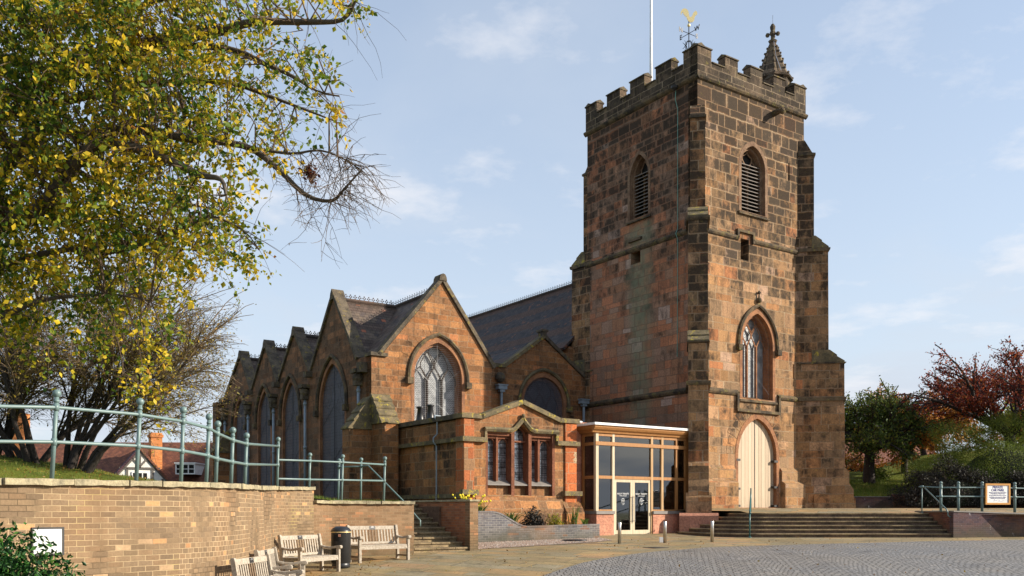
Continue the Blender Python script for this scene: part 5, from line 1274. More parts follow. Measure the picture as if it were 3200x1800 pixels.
# ------------------------------------------------------------------ broad steps and platform before the tower
PZ = 1.66
def plat(x, y): return PZ+max(0, min(.2, (y-36.4)*.065))
ps = empty('broad_steps', (8.0, 34.1, G(34.1)), 0, 'broad flight of six stone steps up to the church door', 'steps'); ox, oy, oz = ps.location
r6 = (PZ-G(34.15))/6; tr = MB(); ri = MB()
def outline(k, off=0.0):
    y0 = 34.15+k*.37+off; xl = 6.75+k*.42; yl = 37.6
    pts_ = []
    for i in range(9):
        t = i/8*math.pi/2; w_ = 2.3-k*.25
        pts_.append((xl+w_*(1-math.cos(t)**1.0) if False else xl+w_*(1-math.cos(t)), yl-(yl-y0)*math.sin(t)))
    pts_ += [(16.28+k*.0, y0), (16.28, 39.0), (xl, 39.0)]
    return pts_
for k in range(6):
    z1 = (k+1)*r6
    ri.prism([(a-ox, b-oy) for a, b in outline(k, .035)], lambda a, b, d: (a, b, d), -0.2+k*r6, z1-.052)
    tr.prism([(a-ox, b-oy) for a, b in outline(k)], lambda a, b, d: (a, b, d), z1-.052, z1)
ri.build('risers', M['riser'], ps); tr.build('treads', M['stepstone'], ps, bevel=.012)
ys = [36.36+v*.6 for v in range(8)]+[41, 44, 47.2]
m = strips(ys, lambda y: 9.3 if y < 38 else 6.5, lambda y: 60, lambda x, y: plat(x, y)+.005); struct(m, 'platform', 'flags')
# teal handrail
hr = empty('handrail', (8.78, 34.05, G(34.05)), 0, 'thin dark teal handrail running up the broad steps', 'handrail'); o = Vector(hr.location)
b1 = Vector((8.78, 34.05, G(34.05))); b2 = Vector((9.48, 36.6, PZ)); t1 = b1+Vector((0, 0, 1.0)); t2 = b2+Vector((0, 0, .97))
m = MB(); m.tube([b1-o, t1-o], .026, 8); m.lathe([(.07, 0), (.07, .02), (.03, .04)], b1-o, 10); m.tube([b2-o, t2-o], .026, 8); m.build('post', M['teal'], hr, True)
m = MB(); m.tube([t1-o+Vector((0, -.15, -.12)), t1-o, t2-o, t2-o+Vector((.08, .35, 0))], .026, 8); m.tube([t1-o-Vector((0, 0, .45)), t2-o-Vector((0, 0, .45))], .02, 8); m.build('rail', M['teal'], hr, True)
# bollards
for i, (px, D, yt, lab) in enumerate(((1936, 30.2, 1633, 'steel bollard furthest left, in front of the glass doors'), (2078, 30.6, 1629.6, 'middle steel bollard, beside the small white wedge'), (2225.5, 31.3, 1628, 'steel bollard furthest right, at the foot of the broad steps'))):
    m = MB(); h = HC+(1600-yt)/FPX*D-G(D); m.lathe([(.058, 0), (.058, h-.01), (.052, h), (.01, h+.002)], (0, 0, 0), 16); o = m.build('bollard', M['steel'], None, True); o.location = ((px-1600)/FPX*D, D, G(D)); tag(o, lab, 'bollard', 'steel bollards outside the porch')
m = MB(); m.prism([(0, 0), (.17, 0), (.12, .17), (0, .17)], lambda a, b, d: (a, d, b), 0, .12); o = m.build('doorstop_wedge', M['white'], None); o.location = ((2061-1600)/FPX*30.9, 30.9, G(30.9)); tag(o, 'small white wedge on the paving beside the middle bollard', 'wedge')

# ------------------------------------------------------------------ right-hand walls, railing and sign
rw = empty('brick_parapet_wall', (16.28, 34.0, G(34)), 0, 'low dark purple brick wall with white efflorescence right of the broad steps', 'wall'); ox, oy, oz = rw.location
m = MB(); m.prism([(0, -.3), (40, -.3), (40, .25), (3.0, 1.62-oz), (0, 1.70-oz)], lambda a, b, d: (a, d+a*.26, b), 0, .3); m.build('brickwork', M['purple_brick'], rw)
m = MB(); m.box(0.004, .28, .31, 3.2, -.3, 1.70-oz); m.build('flank', M['dark_red_brick'], rw)
m = MB(); m.prism([(-.0, 1.702-oz), (3.0, 1.622-oz), (40, .252), (40, .30), (3, 1.67-oz), (0, 1.75-oz)], lambda a, b, d: (a, d+a*.26, b), -.03, .33); m.box(-.03, .30, .34, 3.2, 1.702-oz, 1.75-oz); m.build('capping', M['slate'], rw)
m = strips([34.3, 36, 40, 47], lambda y: 16.4, lambda y: 60, lambda x, y: 1.60 if y < 35 else 1.62); struct(m, 'upper_path', 'flags')
rl = [(2940, 34.6), (2995, 34.75), (3069, 34.95), (3171, 35.25), (3290, 35.6), (3420, 36.0)]
B3 = [Vector(((px-1600)/FPX*D, D, 1.70-.006*i)) for i, (px, D) in enumerate(rl)]
T3 = [Vector((b.x, b.y, HC+(1600-1513+(-2 if i > 3 else 0)-max(0, i-2)*2)/FPX*b.y)) for i, b in enumerate(B3)]
exr = [Vector(((2871-1600)/FPX*36.2, 36.2, HC+(1600-1521)/FPX*36.2)), Vector(((2881-1600)/FPX*36.2, 36.2, HC+(1600-1521)/FPX*36.2))]
rt, o = railing('railing', B3, T3, [.88, .56], 'green-grey railing above the purple brick wall by the car park sign', rr=.024, pr=.052, ballr=.062, extra=[exr, [Vector(((2925-1600)/FPX*34.6, 34.6, B3[0].z+.56*(T3[0].z-B3[0].z)))]])
q = exr[1]-o; m = MB(); m.tube([(q.x, q.y, PZ-o.z), q], .024, 8); m.lathe([(.06, 0), (.06, .02)], (q.x, q.y, PZ-o.z), 10); m.build('post', M['rail'], rt, True)
s1 = Vector(((2886-1600)/FPX*36.1, 36.1, HC+(1600-1521)/FPX*36.1)); s2 = Vector(((2958-1600)/FPX*34.2, 34.2, HC+(1600-1592)/FPX*34.2))
m = MB(); m.tube([s1-o, s2-o, s2-o+Vector((.03, -.03, -.1)), s2-o+Vector((.04, -.03, -.22)), s2-o+Vector((.1, -.03, -.28)), s2-o+Vector((.15, -.03, -.28))], .024, 8); m.build('handrail', M['rail'], rt, True)
sg = empty('sign', ((3121-1600)/FPX*34.9, 34.98, 1.9), math.atan2(.26, 1), 'white private car park sign in an orange wooden frame on the railing', 'sign')
m = MB(); m.panel([(-.56, 0.08), (.56, 0.08), (.56, .88), (-.56, .88)], [[(-.49, .15), (.49, .15), (.49, .81), (-.49, .81)]], lambda a, b, d: (a, d, b), -.03, .02, True); m.build('frame', M['frame'], sg)
m = MB(); m.box(-.492, .492, -.005, .005, .148, .812); m.build('board', M['white'], sg)
M['ink'] = plain('navy_ink', (0.03, 0.03, 0.16), .6)
for txt, sz, z, bo in (('PRIVATE', .125, .735, .004), ('CAR PARK', .125, .625, .004), ('Parking is only for those with business', .050, .535, .001), ('at the Church or Trinity Centre', .050, .490, .001), ('The gate is liable to be locked at any time', .046, .425, .001), ('No liability can be accepted for vehicles', .046, .36, .001), ('entered or left at owners own risk', .046, .318, .001)):
    textobj(txt, sz, 'sign_lettering', M['ink'], sg, Matrix.Translation((0, -.008, z)) @ Matrix.Rotation(math.pi/2, 4, 'X'), .001, bold=bo)
m = MB(); m.tube([(-.17, -.007, .2), (-.15, -.007, .27), (-.13, -.007, .27)], .006, 4); m.box(-.1, -.06, -.008, -.0055, .23, .245); m.box(.02, .2, -.008, -.0055, .2, .206); m.box(.05, .09, -.008, -.0055, .24, .25); m.box(.23, .26, -.008, -.0055, .22, .235); m.build('sign_logo', M['ink'], sg)

# back wall and bank
bw2 = empty('brick_wall', (12.5, 47.2, 1.8), 0, 'long low red-purple brick wall behind the platform, below the shrubs', 'wall')
m = MB(); m.box(0, 7.0, 0, .3, -.5, .66); m.build('brickwork', M['purple_brick'], bw2); m = MB(); m.prism([(7.003, -.5), (42, -.5), (42, .80), (7.003, .80)], lambda a, b, d: (a, d-(a-7)*.12, b), 0, .3); m.build('brickwork', M['dark_red_brick'], bw2)
m = MB(); m.box(0, 7.0, -.03, .33, .661, .70); m.prism([(7.004, .801), (42, .801), (42, .84), (7.004, .84)], lambda a, b, d: (a, d-(a-7)*.12, b), -.03, .33); m.build('capping', M['slate'], bw2)
def bz(x, y): return 2.35+max(0, y-47)*.20-max(0, y-56)*.17+max(0, min(1, (x-23)/4))*1.3*min(1, max(0, (y-46)/5))
ys = [float(v) for v in np.arange(47.45, 62, 1.0)]+[70, 90, 120]
m = strips(ys, lambda y: 12.2, lambda y: 85, lambda x, y: bz(x, y) if y < 66 else 2.5, 36); struct(m, 'lawn_bank', 'lawn', smooth=True, uv=None)
m = strips([42.6, 44.5, 47.5], lambda y: 20+(47.4-y)/.12, lambda y: 85, lambda x, y: 2.45, 1); 
pts = [(x, y, bz(x, y)) for x, y in ((random.uniform(16, 23), random.uniform(47.6, 53)) for _ in range(9000))]
o = blades('grass_tufts', pts, .10, .02, M['grassblade']); o['kind'] = 'stuff'
# ------------------------------------------------------------------ benches
def make_bench():
    b = empty('park_bench')
    Lb = 1.52; h = Lb/2
    for sx_ in (-1, 1):
        x = sx_*(h-.035)
        m = MB(); m.box(x-.035, x+.035, -.03, .045, 0, .62); m.prism([(.0, .35), (.0, .42), (.13, .42)], lambda a, b_, d: (x-sx_*(.035+a), d, b_-.03), -.02, .03); m.build('leg', M['teak'], b, bevel=.006)
        m = MB(); f3 = lambda a, b_, d: (x+d, a, b_)
        m.prism([(.44, 0), (.515, 0), (.515, .42), (.60, .90), (.585, .93), (.53, .93), (.52, .90), (.44, .44)], f3, -.033, .033); m.build('back_leg', M['teak'], b, bevel=.006)
        m = MB(); m.prism([(-.08, .60), (-.06, .585), (.05, .60), (.25, .575), (.40, .60), (.50, .63), (.50, .665), (.36, .635), (.2, .63), (.05, .655), (-.06, .665), (-.085, .64)], f3, -.045, .045); m.build('armrest', M['teakdark'] if False else M['teak'], b, bevel=.01)
        m = MB(); m.box(x-.02, x+.02, .045, .44, .13, .17); m.build('stretcher', M['teakdark'], b)
    m = MB()
    for k in range(5): m.box(-h+.01, h-.01, -.01+k*.098, .078+k*.098, .415, .437)
    m.build('seat', M['teak'], b, bevel=.004)
    m = MB(); m.box(-h+.07, h-.07, -.015, .015, .33, .413); m.box(-h+.07, h-.07, .45, .48, .33, .413); m.build('seat_rail', M['teak'], b)
    tl = Matrix.Rotation(-.175, 3, 'X')
    m = MB(); m.cbox((0, .572, .855), (h-.07, .018, .05), 0, tl); m.cbox((0, .50, .475), (h-.07, .016, .03), 0, tl); bk = m.build('back_rail', M['teak'], b, bevel=.005)
    n = 15
    for k in range(n):
        x = -h+.12+(Lb-.24)*k/(n-1); m = MB(); m.cbox((x, .535, .655), (.022, .009, .165), 0, tl)
        m.build('back_slat', M['teakdark'] if k in (6, 7, 8) else M['teak'], b)
    m = MB(); m.cbox((0, .552, .858), (.085, .004, .042), 0, tl); pq = m.build('plaque', M['iron'], bk)
    m = MB()
    for i, z in enumerate((.885, .868, .851, .836)): m.cbox((0, .548+i*.0025, z), (.05-.01*abs(i-1.5), .002, .003), 0, tl)
    m.build('plaque_lettering', M['wire'], pq)
    return b
def copy_tree(o, parent=None):
    c = o.copy(); COL.objects.link(c); c.parent = parent
    for ch in list(o.children): copy_tree(ch, c)
    return c
bench = make_bench()
spots = [((-3.20, 23.15), 42, 'weathered white bench furthest away, against the low wall right of the black bin'),
         ((-4.33, 20.8), 66, 'weathered white bench just left of the black litter bin'),
         ((-4.02, 17.15), 92, 'third bench along, mostly hidden behind the nearest bench'),
         ((-3.72, 15.05), 84, 'nearest weathered bench at the bottom edge, its back to the curved wall')]
for i, ((x, y), a, lab) in enumerate(spots):
    o = bench if i == 0 else copy_tree(bench)
    o.location = (x, y, G(y)); o.rotation_euler.z = R(a)+0
    # benches face right and towards the camera: local -y is the front
    tag(o, lab, 'bench', 'weathered benches along the curved wall')
# bin
bn = empty('litter_bin', (-4.10, 22.1, G(22.1)), 0, 'round black litter bin with domed lid and gold band between two benches', 'bin')
m = MB(); m.lathe([(.20, 0), (.215, .01), (.215, .10), (.205, .11), (.235, .13), (.235, .845), (.24, .86)], (0, 0, 0), 28)
m.build('body', M['black'], bn, True)
m = MB(); m.lathe([(.242, .862), (.245, .865), (.245, .875), (.235, .90), (.19, .955), (.12, .985), (.01, .995)], (0, 0, 0), 28); m.build('lid', M['black'], bn, True)
m = MB(); m.lathe([(.243, .845), (.247, .848), (.247, .858), (.243, .861)], (0, 0, 0), 28); m.build('gold_band', M['gold'], bn, True)
m = MB(); ac = -math.pi/2
for k in range(8):
    a0 = ac-.62+k*.16; a1 = a0+.16; r = .2375
    m.add([(r*math.cos(a0), r*math.sin(a0), .64), (r*math.cos(a1), r*math.sin(a1), .64), (r*math.cos(a1), r*math.sin(a1), .80), (r*math.cos(a0), r*math.sin(a0), .80)], [(0, 1, 2, 3)])
m.build('opening', M['dark'], bn)
m = MB(); m.cbox((.01, -.242, .775), (.028, .002, .03)); m.build('sticker', M['pink'], bn)

# ------------------------------------------------------------------ plants
def strap(name, c, n, h, mat, label, cat='plant', flower=None, w=.035, group=None, rnd=None, spread=.6):
    root = empty(name, c, 0, label, cat, group); m = MB()
    for k in range(n):
        a = random.uniform(0, 2*math.pi); hh = h*random.uniform(.6, 1.1); sp_ = hh*random.uniform(.15, spread); x0, y0 = random.gauss(0, .06), random.gauss(0, .06)
        pts_ = []
        for i in range(6):
            t = i/5; r = sp_*t**1.6; z = hh*(t-.35*t**3*spread)
            pts_.append(Vector((x0+r*math.cos(a), y0+r*math.sin(a), z)))
        px = Vector((-math.sin(a), math.cos(a), 0)); b = len(m.v)
        for i, p in enumerate(pts_):
            ww = w*(1-(i/5)**2)*.5+.002; m.v += [tuple(p-px*ww), tuple(p+Vector((0, 0, -.006))), tuple(p+px*ww)]
        for i in range(5):
            q = b+i*3; m.f += [(q, q+1, q+4, q+3), (q+1, q+2, q+5, q+4)]
    m.build('leaves', M[mat], root, uv=None)
    if flower:
        f = MB(); s = MB()
        for k in range(int(flower*1.6)):
            a = random.uniform(0, 6.28); r = random.uniform(.05, .46); z = h*random.uniform(.75, 1.15)
            p = Vector((r*math.cos(a), r*math.sin(a), z)); s.tube([(p.x*.3, p.y*.3, 0), p], .006, 4); f.ball(p, random.uniform(.026, .038), 7, 5)
        s.build('stems', M['leaf_strap'], root); f.build('flower_heads', M['flower'], root)
    return root
def shrub(name, c, rx, ry, rz_, n, size, mat, label, cat='shrub', stems=8, group=None, aspect=.55, core=True, shell=.5, droop=0):
    root = empty(name, c, 0, label, cat, group)
    d = RNG.normal(size=(n, 3)); d /= np.linalg.norm(d, axis=1)[:, None]; d[:, 2] = np.abs(d[:, 2])
    lump = 1+.16*np.sin(d[:, 0]*5+c[0])*np.cos(d[:, 1]*6+c[1])+.10*np.sin(d[:, 2]*9+d[:, 0]*8)
    r = (RNG.uniform(shell, 1, n)**.6)*lump*RNG.uniform(.9, 1.06, n)
    P = d*r[:, None]*np.array([rx, ry, rz_])
    leaves('leaves', P, size, M[mat], root, aspect, droop)
    m = MB()
    for k in range(stems):
        a = random.uniform(0, 6.28); e = random.uniform(.3, .9)
        m.tube([(0, 0, 0), (rx*.3*math.cos(a)*e, ry*.3*math.sin(a)*e, rz_*.5), (rx*.75*math.cos(a)*e, ry*.75*math.sin(a)*e, rz_*.85)], [.02*rz_, .013*rz_, .004*rz_], 4)
    m.build('stems', M['bark'], root)
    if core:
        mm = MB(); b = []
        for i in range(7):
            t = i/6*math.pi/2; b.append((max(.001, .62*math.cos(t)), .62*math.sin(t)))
        mm.lathe(b, (0, 0, 0), 14); o = mm.build('shade_core', M['core'], root, True); o.scale = (rx, ry, rz_)  # solid dark core: the shade deep between the leaves, put into its colour
    return root
def pw(a, d, z): # planter frame point
    return (-1.25+a*UX-d*UY, 30.6+a*UY+d*UX, z)
strap('iris_clump', pw(1.95, .7, 1.1), 46, .85, 'leaf_strap', 'clump of broad arching strap leaves at the foot of the planter curve', w=.06, spread=.95)
shrub('evergreen_shrub', pw(2.95, .7, 1.1), .48, .42, .78, 1500, .085, 'leaf_dark', 'dark rounded bronze-green shrub in the middle of the planter', core=False, shell=.1)
shrub('low_shrub', pw(4.0, .8, 1.1), .36, .32, .58, 700, .07, 'leaf_yellow', 'bright yellow-green shrub right of the dark one in the planter', core=False, shell=.05, stems=10)
strap('sword_leaved_plant', pw(5.0, 1.0, 1.12), 16, 1.0, 'leaf_strap', 'tall upright sword-leaved plant at the right end of the planter', w=.05, spread=.45)
strap('leafy_plant', pw(5.15, .5, 1.15), 26, .42, 'leaf_strap', 'small bright green plant at the right corner of the planter', w=.07, spread=.7)
strap('wilted_plant', pw(4.7, .9, 1.12), 22, .45, 'leaf_rust', 'low brown wilted plant beside the sword-leaved plant', w=.03, spread=.9)
for i, (a, d, z, lab) in enumerate(((-.85, -.9, 1.86, 'yellow-flowered clump furthest left on the raised bed'), (-.4, -.5, 1.86, 'yellow-flowered clump in the middle of the raised bed'), (.15, .5, 1.64, 'yellow-flowered clump just right of the brick pier'), (.6, .7, 1.64, 'yellow-flowered clump at the high end of the planter'))):
    strap('flowering_plant', pw(a, d, z-.05), 80, .44 if i > 1 else .40, 'leaf_strap', lab, flower=9, w=.045, spread=.95, group='yellow flowers by the steps')
# laurel in the near left corner
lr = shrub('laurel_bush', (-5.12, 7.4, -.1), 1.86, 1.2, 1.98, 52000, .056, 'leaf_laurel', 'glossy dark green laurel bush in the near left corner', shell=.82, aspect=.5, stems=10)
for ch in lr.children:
    if ch.name.startswith('shade_core'): ch.scale = (2.3, 1.6, 2.4)

# ------------------------------------------------------------------ trees
class Tree:
    def __init__(s, name, base, label, barkm, twigm=None):
        s.root = empty(name, base, 0, label, 'tree'); s.o = Vector(base); s.w = MB(); s.t = MB(); s.tips = []; s.bm = barkm; s.tm = twigm or barkm; s.group = None
    def limb(s, pts, r0, r1, n=7, fine=False):
        m = len(pts); rr = [r0+(r1-r0)*(i/(m-1))**.8 for i in range(m)]
        (s.t if fine else s.w).tube([Vector(p)-s.o for p in pts], rr, n, False)
    def done(s, uv=None):
        if s.w.v: s.w.build('trunk', M[s.bm], s.root, True, uv=None)
        if s.t.v: s.t.build('twigs', M[s.tm], s.root, False, uv=None)
def wander(p, d, L, n, wob, grav, rnd):
    pts = [p.copy()]; d = d.normalized()
    for i in range(n):
        d = (d+Vector((rnd.gauss(0, wob), rnd.gauss(0, wob), rnd.gauss(0, wob)+grav))).normalized(); p = p+d*(L/n); pts.append(p.copy())
    return pts, d
def grow(T, p, d, L, r, depth, rnd, P):
    n = P.get('seg', 4); pts, d2 = wander(p, d, L, n, P['wob'], P['grav'][min(depth, len(P['grav'])-1)], rnd)
    fine = depth >= P['fine']
    T.limb(pts, r, r*P['taper'], 5 if not fine else 3, fine)
    if depth >= P['depth']:
        T.tips.append(pts); return
    k = P['kids'][min(depth, len(P['kids'])-1)]
    for i in range(k):
        t = 0.25+0.75*(i+rnd.random())/k; idx = min(int(t*n), n-1); q = pts[idx].lerp(pts[idx+1], t*n-idx)
        dd = (pts[idx+1]-pts[idx]).normalized(); side = Vector((rnd.gauss(0, 1), rnd.gauss(0, 1), rnd.gauss(0, .8))); side -= dd*side.dot(dd); side.normalize()
        ang = rnd.uniform(*P['ang']); nd = dd*math.cos(ang)+side*math.sin(ang); nd.z += P['up'][min(depth, len(P['up'])-1)]
        grow(T, q, nd, L*rnd.uniform(*P['len']), r*P['taper']*rnd.uniform(.55, .8), depth+1, rnd, P)
    if P.get('cont', True): grow(T, pts[-1], d2, L*.7, r*P['taper'], depth+1, rnd, P)
def along(tips, n, rnd, jit=.06, t0=.1):
    out = []
    for k in range(n):
        pts = tips[int(rnd.random()*len(tips))]; t = t0+(1-t0)*rnd.random(); m = len(pts)-1; i = min(int(t*m), m-1); q = pts[i].lerp(pts[i+1], t*m-i)
        out.append((q.x+rnd.gauss(0, jit), q.y+rnd.gauss(0, jit), q.z+rnd.gauss(0, jit)))
    return out

# --- big lime tree overhanging from the left
rnd = random.Random(3)
T = Tree('lime_tree', (-13.2, 17.5, 2.2), 'large tree with yellow and green autumn leaves leaning in from the left', 'bark', 'twig')
tr_ = [Vector((-13.2, 17.5, 2.0)), Vector((-13.1, 17.4, 5)), Vector((-12.9, 17.0, 8)), Vector((-12.5, 16.6, 11)), Vector((-12, 16.2, 14.5))]
T.limb(tr_, .55, .22, 10)
def L_(pp, r0, r1, D0, D1, start=None):
    n = len(pp); pts = [at(x, y, D0+(D1-D0)*i/(n-1)) for i, (x, y) in enumerate(pp)]
    if start is not None: pts = [start]+pts
    # smooth
    out = []
    for i in range(len(pts)-1):
        p0 = pts[max(i-1, 0)]; p1 = pts[i]; p2 = pts[i+1]; p3 = pts[min(i+2, len(pts)-1)]
        for k in range(3):
            t = k/3; out.append(0.5*((2*p1)+(p2-p0)*t+(2*p0-5*p1+4*p2-p3)*t*t+(3*p1-p0-3*p2+p3)*t**3))
    out.append(pts[-1]); T.limb(out, r0*1.0, r1, 8); return out
limbs = []
limbs.append(L_([(-120, 640), (110, 410), (260, 425), (415, 405), (590, 435), (760, 455), (860, 520), (952, 607), (1035, 628), (1076, 590), (1130, 530)], .125, .010, 15.8, 14.2, tr_[2]))
A = limbs[0]
limbs.append(L_([(-60, 730), (0, 690), (110, 665), (200, 560), (300, 450), (480, 480), (620, 545), (690, 560), (706, 610)], .20, .02, 15.6, 13.8, tr_[1]))
limbs.append(L_([(-60, 300), (300, 170), (560, 120), (690, 97), (795, 69), (966, 69), (1070, 62), (1110, 5)], .16, .02, 16.5, 15, tr_[3]))
limbs.append(L_([(200, 230), (480, 150), (710, 152), (828, 200), (917, 240), (987, 283), (1060, 300)], .10, .008, 16.5, 15.2, tr_[3]))
limbs.append(L_([(150, 330), (420, 270), (630, 255), (730, 262), (840, 300), (960, 345), (1050, 380)], .10, .01, 17, 16, tr_[2]))
limbs.append(L_([(100, 800), (330, 790), (510, 745), (600, 700), (662, 676), (760, 720), (810, 780)], .07, .006, 15.5, 14.6, tr_[1]))
limbs.append(L_([(60, 700), (300, 760), (480, 780), (600, 780)], .06, .008, 17, 16.4, tr_[1]))
limbs.append(L_([(-50, 1000), (120, 940), (330, 920), (470, 940)], .07, .01, 15, 14.5, tr_[1]))
limbs.append(L_([(100, 500), (380, 600), (600, 640), (700, 660)], .09, .01, 18, 17.5, tr_[2]))
limbs.append(L_([(100, 60), (420, 20), (700, -60)], .10, .02, 17, 16, tr_[3]))
limbs.append(L_([(760, 455), (900, 480), (1000, 470), (1080, 500), (1140, 540)], .03, .006, 14.9, 14.3)); 
# crown region seen from below: filled with drooping leafy shoots hung from the nearest limb
poly = [(-250, -120), (1090, -120), (1100, 30), (900, 95), (1090, 160), (1060, 290), (1070, 470), (940, 455), (860, 470), (790, 520), (715, 560), (730, 640), (820, 790), (700, 830), (600, 760), (580, 880), (560, 1000), (540, 1160), (440, 1260), (330, 1150), (200, 1040), (-250, 1180)]
def inpoly(x, y):
    c = False; j = len(poly)-1
    for i in range(len(poly)):
        xi, yi = poly[i]; xj, yj = poly[j]
        if (yi > y) != (yj > y) and x < (xj-xi)*(y-yi)/(yj-yi)+xi: c = not c
        j = i
    return c
allpts = [q for l in limbs for q in l[1:]]+tr_[2:]
LP = np.array([tuple(q) for q in allpts])
leafpos = []; cnt = 0
while cnt < 2350:
    x, y = rnd.uniform(-250, 1110), rnd.uniform(-120, 1270)
    if not inpoly(x, y): continue
    dens = 1.0 if x < 640 else .60
    if x > 850: dens = .42
    if y > 700: dens *= .75
    if y > 860: dens *= .6
    if y > 1000: dens *= .45
    if 900 < x and 480 > y > 400: dens *= .6
    if rnd.random() > dens: continue
    # keep sky gaps
    if math.sin(x*.021+1.3)*math.sin(y*.027+.4)+.35*math.sin(x*.06)*math.sin(y*.05) > .5 and x > 480: continue
    if math.sin(x*.034+y*.011)*math.sin(y*.031-x*.013+1) > .5: continue
    cnt += 1
    p = at(x, y, rnd.uniform(13.9, 17.6))
    dd = np.linalg.norm(LP-np.array(tuple(p)), axis=1); q = Vector(LP[int(np.argmin(dd))]); 
    if (p-q).length < 2.0 and rnd.random() < .45:
        mid = q.lerp(p, .5)+Vector((rnd.gauss(0, .12), rnd.gauss(0, .12), rnd.uniform(.05, .3)))
        T.limb([q, mid, p], .016, .006, 4, True)
    Lt = rnd.uniform(.35, .95)
    tw, _ = wander(p, Vector((rnd.gauss(.15, .6), rnd.gauss(0, .5), rnd.uniform(-1.1, .15))), Lt, 4, .18, -.12, rnd)
    T.limb(tw, .006, .002, 3, True)
    for k in range(int(rnd.uniform(12, 30)*(1 if x < 700 else .7))):
        t = rnd.random(); i = min(int(t*4), 3); c = tw[i].lerp(tw[i+1], t*4-i)-T.o
        leafpos.append((c.x+rnd.gauss(0, .065), c.y+rnd.gauss(0, .065), c.z+rnd.gauss(0, .06)))
# the part of the crown round the trunk, outside the frame
for k in range(620):
    p = Vector((rnd.uniform(-17.5, -9.2), rnd.uniform(13.2, 20.5), rnd.uniform(6.2, 14.5)))
    if ((p.x+13)/4.6)**2+((p.y-17)/3.8)**2+((p.z-10)/4.8)**2 > 1: continue
    tw, _ = wander(p, Vector((rnd.gauss(0, .6), rnd.gauss(0, .6), rnd.uniform(-1, .1))), rnd.uniform(.5, 1.1), 4, .18, -.12, rnd); T.limb(tw, .008, .002, 3, True)
    for j in range(34):
        t = rnd.random(); i = min(int(t*4), 3); c = tw[i].lerp(tw[i+1], t*4-i)-T.o; leafpos.append((c.x+rnd.gauss(0, .12), c.y+rnd.gauss(0, .12), c.z+rnd.gauss(0, .12)))
# bare twigs on the far limb
for l, k0 in ((A, .62), (limbs[-1], .3)):
    n = len(l)
    for k in range(48):
        i = int((k0+(1-k0)*rnd.random())*(n-1)); q = l[min(i, n-1)]
        g_, d_ = wander(q, Vector((rnd.gauss(.25, .5), rnd.gauss(0, .5), rnd.uniform(-1.0, .45))), rnd.uniform(.35, 1.15), 6, .16, -.10, rnd)
        T.limb(g_, .0075, .0022, 3, True)
        for j in range(3):
            e = g_[rnd.randint(1, 5)]; g2, _ = wander(e, Vector((rnd.gauss(.2, .7), rnd.gauss(0, .6), rnd.uniform(-1.0, .4))), rnd.uniform(.2, .55), 4, .18, -.1, rnd); T.limb(g2, .0045, .002, 3, True)
# bare outer shoots all round the crown edge
for l in limbs[2:9]:
    for k in range(22):
        q = l[rnd.randint(len(l)//2, len(l)-1)]; g_, _ = wander(q, Vector((rnd.gauss(.4, .6), rnd.gauss(0, .5), rnd.uniform(-.9, .6))), rnd.uniform(.5, 1.3), 5, .14, -.06, rnd); T.limb(g_, .006, .002, 3, True)
T.done(); print('lime leaves', len(leafpos))
leaves('crown', leafpos, .095, M['leaf_lime'], T.root, .72, .35)
# withered bunch hanging on the bare branch
wbp = at(968, 540, 14.7); pts = [(rnd.gauss(0, .055), rnd.gauss(0, .055), rnd.gauss(0, .075)) for _ in range(150)]
wbo = leaves('withered_leaf_bunch', [(wbp.x-T.o.x+a, wbp.y-T.o.y+b, wbp.z-T.o.z+c) for a, b, c in pts], .075, ramp_leaf('dry_brown_leaf', [(0, (.06, .02, .012)), (1, (.20, .05, .02))]), T.root, .5)

M['leaf_sere'] = ramp_leaf('sere_yellow_brown_leaf', [(0, (0.10, 0.085, 0.03)), (.35, (0.20, 0.16, 0.035)), (.7, (0.34, 0.28, 0.04)), (.9, (0.55, 0.38, 0.04)), (1, (0.4, 0.18, 0.03))])
# --- bare multi-stemmed tree on the mound
rnd = random.Random(21)
T = Tree('multi_stemmed_tree', (-11.9, 27.5, 2.5), 'nearly bare multi-stemmed tree fanning out on the lawn mound', 'barkdark', 'twig2')
Pp = dict(seg=4, wob=.10, grav=[.02, .0, -.02, -.05], taper=.62, fine=2, depth=4, kids=[4, 5, 6, 5], ang=(.3, .8), up=[.12, .05, 0, -.08], len=(.5, .72))
for k in range(15):
    a = -1.0+2.0*(k+.5)/15; b = Vector((-14.6+1.9*(k+.5)/15+rnd.gauss(0, .1), 27.5+rnd.gauss(0, .35), 2.2))
    d = Vector((math.sin(a*1.0)+.10, rnd.gauss(0, .22), .95)); 
    pts, d2 = wander(b, Vector((d.x*.8, d.y, 1)), 1.5, 3, .05, 0, rnd); T.limb(pts, .13, .09, 7)
    grow(T, pts[-1], d2+Vector((a*.42+.1, 0, .1)), 2.6*(1-.12*abs(a)), .085, 0, rnd, Pp)
for k in range(5):
    b = Vector((-14.8-k*.9, 28.5+rnd.gauss(0, .5), 2.8)); grow(T, b, Vector((rnd.gauss(0, .2), 0, 1)), 2.2, .13, 0, rnd, Pp)
lp = along(T.tips, 34000, rnd, .07); T.done()
leaves('crown', [(a-T.o.x, b-T.o.y, c-T.o.z) for a, b, c in lp], .075, M['leaf_sere'], T.root, .5, .3)
print('tips', len(T.tips))

